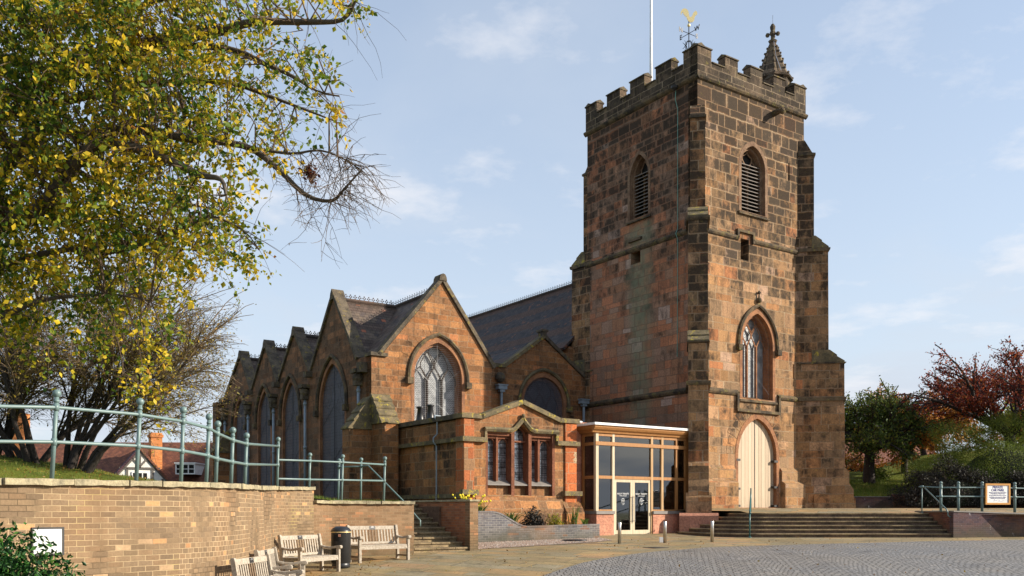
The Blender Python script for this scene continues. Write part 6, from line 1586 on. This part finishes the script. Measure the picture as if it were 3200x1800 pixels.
# --- right-hand trees
def crowntree(name, base, label, seed, h_trunk, r, L, n_leaf, size, mat, P, lean=(0, 0), stems=4, bark='barkdark', group=None, jit=.10):
    rnd = random.Random(seed); T = Tree(name, base, label, bark, bark)
    if group: T.root['group'] = group
    b = Vector(base); pts, d = wander(b-Vector((0, 0, .3)), Vector((lean[0], lean[1], 1)), h_trunk+.3, 3, .05, 0, rnd); T.limb(pts, r*1.15, r*.85, 9)
    for k in range(stems):
        a = 2*math.pi*(k+rnd.random()*.6)/stems; grow(T, pts[-1], Vector((math.cos(a)*P['spread'], math.sin(a)*P['spread'], 1)), L, r*.55, 0, rnd, P)
    lp = along(T.tips, n_leaf, rnd, jit); T.done()
    leaves('crown', [(x-T.o.x, y-T.o.y, z-T.o.z) for x, y, z in lp], size, M[mat], T.root, .5, .5)
    return T
Pr = dict(seg=4, wob=.12, grav=[0, -.02, -.03, -.04], taper=.66, fine=2, depth=3, kids=[4, 4, 4], ang=(.4, .9), up=[.08, .03, -.02], len=(.55, .82), spread=1.6)
crowntree('cherry_tree', (26.6, 49.0, 4.3), 'spreading cherry tree with crimson leaves rising above the green hedge', 5, 1.5, .30, 2.6, 21000, .145, 'leaf_red', Pr, stems=9)
Pg = dict(seg=4, wob=.13, grav=[0, -.03, -.04, -.05], taper=.66, fine=2, depth=3, kids=[4, 4, 4], ang=(.4, .95), up=[.10, .06, 0], len=(.55, .78), spread=1.15)
crowntree('evergreen_oak', (20.15, 52.0, 3.3), 'dark spreading green-leaved tree beside the tower on the lawn', 8, 1.7, .32, 1.95, 17000, .16, 'leaf_green', Pg, stems=9)
crowntree('maple_tree', (27.0, 60.0, 4.0), 'orange-leaved tree between the green tree and the cherry', 12, 1.8, .22, 2.2, 13000, .17, 'leaf_orange', Pg, stems=7)
crowntree('maple_tree', (23.2, 54.5, 3.6), 'rust-orange tree whose crown overlaps the green tree', 15, 1.6, .2, 1.75, 14000, .15, 'leaf_orange', Pg, stems=6)
crowntree('maple_tree', (34.0, 62.0, 3.5), 'yellow-green tree far behind the hedge at the right edge', 17, 2, .25, 2.3, 11000, .18, 'leaf_yellow', Pg, stems=6)
shrub('orange_shrub', (22.0, 60, 3.0), 4.2, 1.5, 2.6, 6000, .2, 'leaf_orange', 'low orange shrub seen under the green tree', core=True)
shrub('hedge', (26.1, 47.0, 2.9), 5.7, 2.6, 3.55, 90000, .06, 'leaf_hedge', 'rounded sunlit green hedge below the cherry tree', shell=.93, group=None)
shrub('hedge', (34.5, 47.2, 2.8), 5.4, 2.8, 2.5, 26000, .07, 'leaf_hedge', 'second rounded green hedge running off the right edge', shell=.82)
shrub('juniper', (21.4, 44.9, 2.0), 2.7, 1.3, 2.05, 16000, .13, 'leaf_dark', 'low dark feathery shrub at the left end of the hedge', shell=.75, aspect=.22)
shrub('juniper', (26.2, 44.0, 2.1), 3.4, 1.3, 1.85, 16000, .13, 'leaf_dark', 'low dark feathery shrub behind the car park sign', shell=.75, aspect=.22)
shrub('bush', (21.3, 53.5, 2.6), 1.2, .9, 1.7, 3500, .13, 'leaf_green', 'dark green bush at the end of the lawn between tree and hedge')

# ------------------------------------------------------------------ houses beyond the lawn
def house(name, loc, rz, label): return empty(name, loc, rz, label, 'house')
hs = house('half_timbered_house', (-24.5, 58.0, -.6), 0, 'black-and-white gabled house with red tiled roof beyond the mound')
m = MB(); m.box(-3.2, 6.8, 1.0, 7.5, 0, 3.7); m.build('wall', M['render'], hs)
rz_ = 7.0
roofslab('roof', 'redroof', (-3.4, .6, 3.6), (6.95, .6, 3.6), (-3.4, 4.2, rz_), (6.95, 4.2, rz_), hs); roofslab('roof', 'redroof', (-3.4, 7.8, 3.6), (6.95, 7.8, 3.6), (-3.4, 4.2, rz_), (6.95, 4.2, rz_), hs)
gx0 = (354-1600)/FPX*58+24.5; gx1 = (506-1600)/FPX*58+24.5; gxc = (gx0+gx1)/2; zb = HC+(1600-1500)/FPX*58+.6; zg = HC+(1600-1402)/FPX*58+.6
hwg = (gx1-gx0)/2*1.12; GL = []
def gpart(o): o.location = (gxc, .35, 0); o.rotation_euler.z = R(27); return o
m = MB(); m.panel([(-hwg, 0), (hwg, 0), (hwg, zb), (0, zg), (-hwg, zb)], [], lambda a, b, d: (a, d, b), 0, .3); m.box(-hwg, hwg, .3, 2.5, 0, zb-.2); gpart(m.build('gable_wall', M['render'], hs))
gpart(roofslab('gable_roof', 'shaderoof', (-hwg-.3, -.12, zb-.3), (-hwg-.3, 5.5, zb-.3), (0, -.12, zg+.14), (0, 5.5, zg+.14), hs)); gpart(roofslab('gable_roof', 'redroof', (hwg+.3, -.12, zb-.3), (hwg+.3, 5.5, zb-.3), (0, -.12, zg+.14), (0, 5.5, zg+.14), hs))
m = MB()
def bar(a, b, w=.07):
    dx, dz = b[0]-a[0], b[1]-a[1]; L = math.hypot(dx, dz); nx, nz = -dz/L*w, dx/L*w
    m.prism([(a[0]-nx, a[1]-nz), (b[0]-nx, b[1]-nz), (b[0]+nx, b[1]+nz), (a[0]+nx, a[1]+nz)], lambda x, y, d: (x, d, y), -.05, .02)
bar((-hwg, zb-.1), (0, zg-.1), .10); bar((hwg, zb-.1), (0, zg-.1), .10); zm_ = zb+.38*(zg-zb)
bar((-hwg+.5, zm_), (hwg-.5, zm_)); bar((0, zm_), (0, zg-.2)); bar((0, zm_+.1), (-.55, zm_+.75), .05); bar((0, zm_+.1), (.55, zm_+.75), .05)
for q in (-1.35, -.75, .75, 1.35): bar((q, zb-1.5), (q, zm_ if abs(q) < 1 else zb+.1))
gpart(m.build('timber_framing', M['timberframe'], hs))
def cwin(x0, x1, z0, z1, y, par, n=3):
    m = MB(); m.panel([(x0, z0), (x1, z0), (x1, z1), (x0, z1)], [[(x0+.06+(x1-x0-.06)*k/n, z0+.07), (x0+(x1-x0-.0)*(k+1)/n-.04-(0.02 if k == n-1 else 0), z0+.07), (x0+(x1-x0-.0)*(k+1)/n-.04-(0.02 if k == n-1 else 0), z1-.07), (x0+.06+(x1-x0-.06)*k/n, z1-.07)] for k in range(n)], lambda a, b, d: (a, y+d, b), 0, .08)
    m.box(x0+.02, x1-.02, y+.01, y+.03, (z0+z1)/2-.02, (z0+z1)/2+.02)
    w = m.build1('window', M['white'], par); m = MB(); m.box(x0, x1, y+.05, y+.07, z0, z1); m.build('pane', M['dark'], w); return w
gpart(cwin(-.48, .48, zb-.45, zb+.52, -.07, hs))
dx0 = (548-1600)/FPX*58.5+24.5; dx1 = (609-1600)/FPX*58.5+24.5; dz0 = HC+(1600-1482)/FPX*58.5+.6; dz1 = HC+(1600-1449)/FPX*58.5+.6
cwin(dx0, dx1, dz0, dz1, .5, hs)
m = MB(); m.box(dx0-.06, dx1+.06, .45, 3.0, dz1, dz1+.08); m.box(dx0, dx0+.05, .6, 2.6, dz0, dz1); m.box(dx1-.05, dx1, .6, 2.6, dz0, dz1); m.build('dormer', M['white'], hs)
cx0 = (482-1600)/FPX*60+24.5; m = MB(); zc_ = HC+(1600-1352)/FPX*60+.6; m.box(-.36, .36, -.25, .25, 4.0, zc_); m.box(-.42, .42, -.31, .31, zc_-.3, zc_-.12); o = m.build('chimney', M['house_brick'], hs); o.location = (cx0, 2.2, 0); o.rotation_euler.z = R(40)
h2_ = house('brick_house', (-38.0, 64.0, -.6), 0, 'orange brick house glimpsed through the bare tree at the far left')
m = MB(); m.box(0, 9, 0, 7, 0, 4.2); m.build('wall', M['house_brick'], h2_); roofslab('roof', 'redroof', (-.3, -.4, 4.1), (9.3, -.4, 4.1), (-.3, 3.5, 7.4), (9.3, 3.5, 7.4), h2_); roofslab('roof', 'redroof', (-.3, 7.4, 4.1), (9.3, 7.4, 4.1), (-.3, 3.5, 7.4), (9.3, 3.5, 7.4), h2_)
m = MB(); m.box(2.6, 3.5, 1.2, 2.0, 4.5, 9.3); m.build('chimney', M['house_brick'], h2_)
h3_ = house('brick_house', (27.5, 82.0, 1.5), .3, 'dark red roofed house glimpsed between the lawn trees')
m = MB(); m.box(0, 14, 0, 7, 0, 4.2); m.build('wall', M['dark_red_brick'], h3_); roofslab('roof', 'redroof', (-.3, -.4, 4.1), (14.3, -.4, 4.1), (-.3, 3.5, 7.0), (14.3, 3.5, 7.0), h3_)
# finish: the service hatch sits flush with the wall face
hp = [q for q in P1 if q.y > 11.0 and q.y < 12.6]
q = min(hp, key=lambda p: abs((1600+p.x/p.y*FPX)-165)); i = P1.index(q); nn_ = N1[i]
q = q
h_.location = (q.x-nn_.x*.012, q.y-nn_.y*.012, HC+(1600-1692)/FPX*q.y); dq = (P1[i+1]-P1[i-1]); h_.rotation_euler.z = math.atan2(dq.y, dq.x)-math.atan2(hd.y, hd.x)

pts = []
for k in range(520):
    x, y = (random.uniform(-4.6, 12), random.uniform(20.5, 34)) if random.random() < .6 else (random.gauss(-3.8, .7), random.uniform(15, 25))
    if x > float(np.interp(y, [22, 25.4, 30.6, 34], [-5.0, -2.6, -1.2, 3])) and y < 25+x*.6+5: pts.append((x, y, G(y)+.02))
o = leaves('fallen_leaves', pts, .06, M['leaf_rust']); o['kind'] = 'stuff'
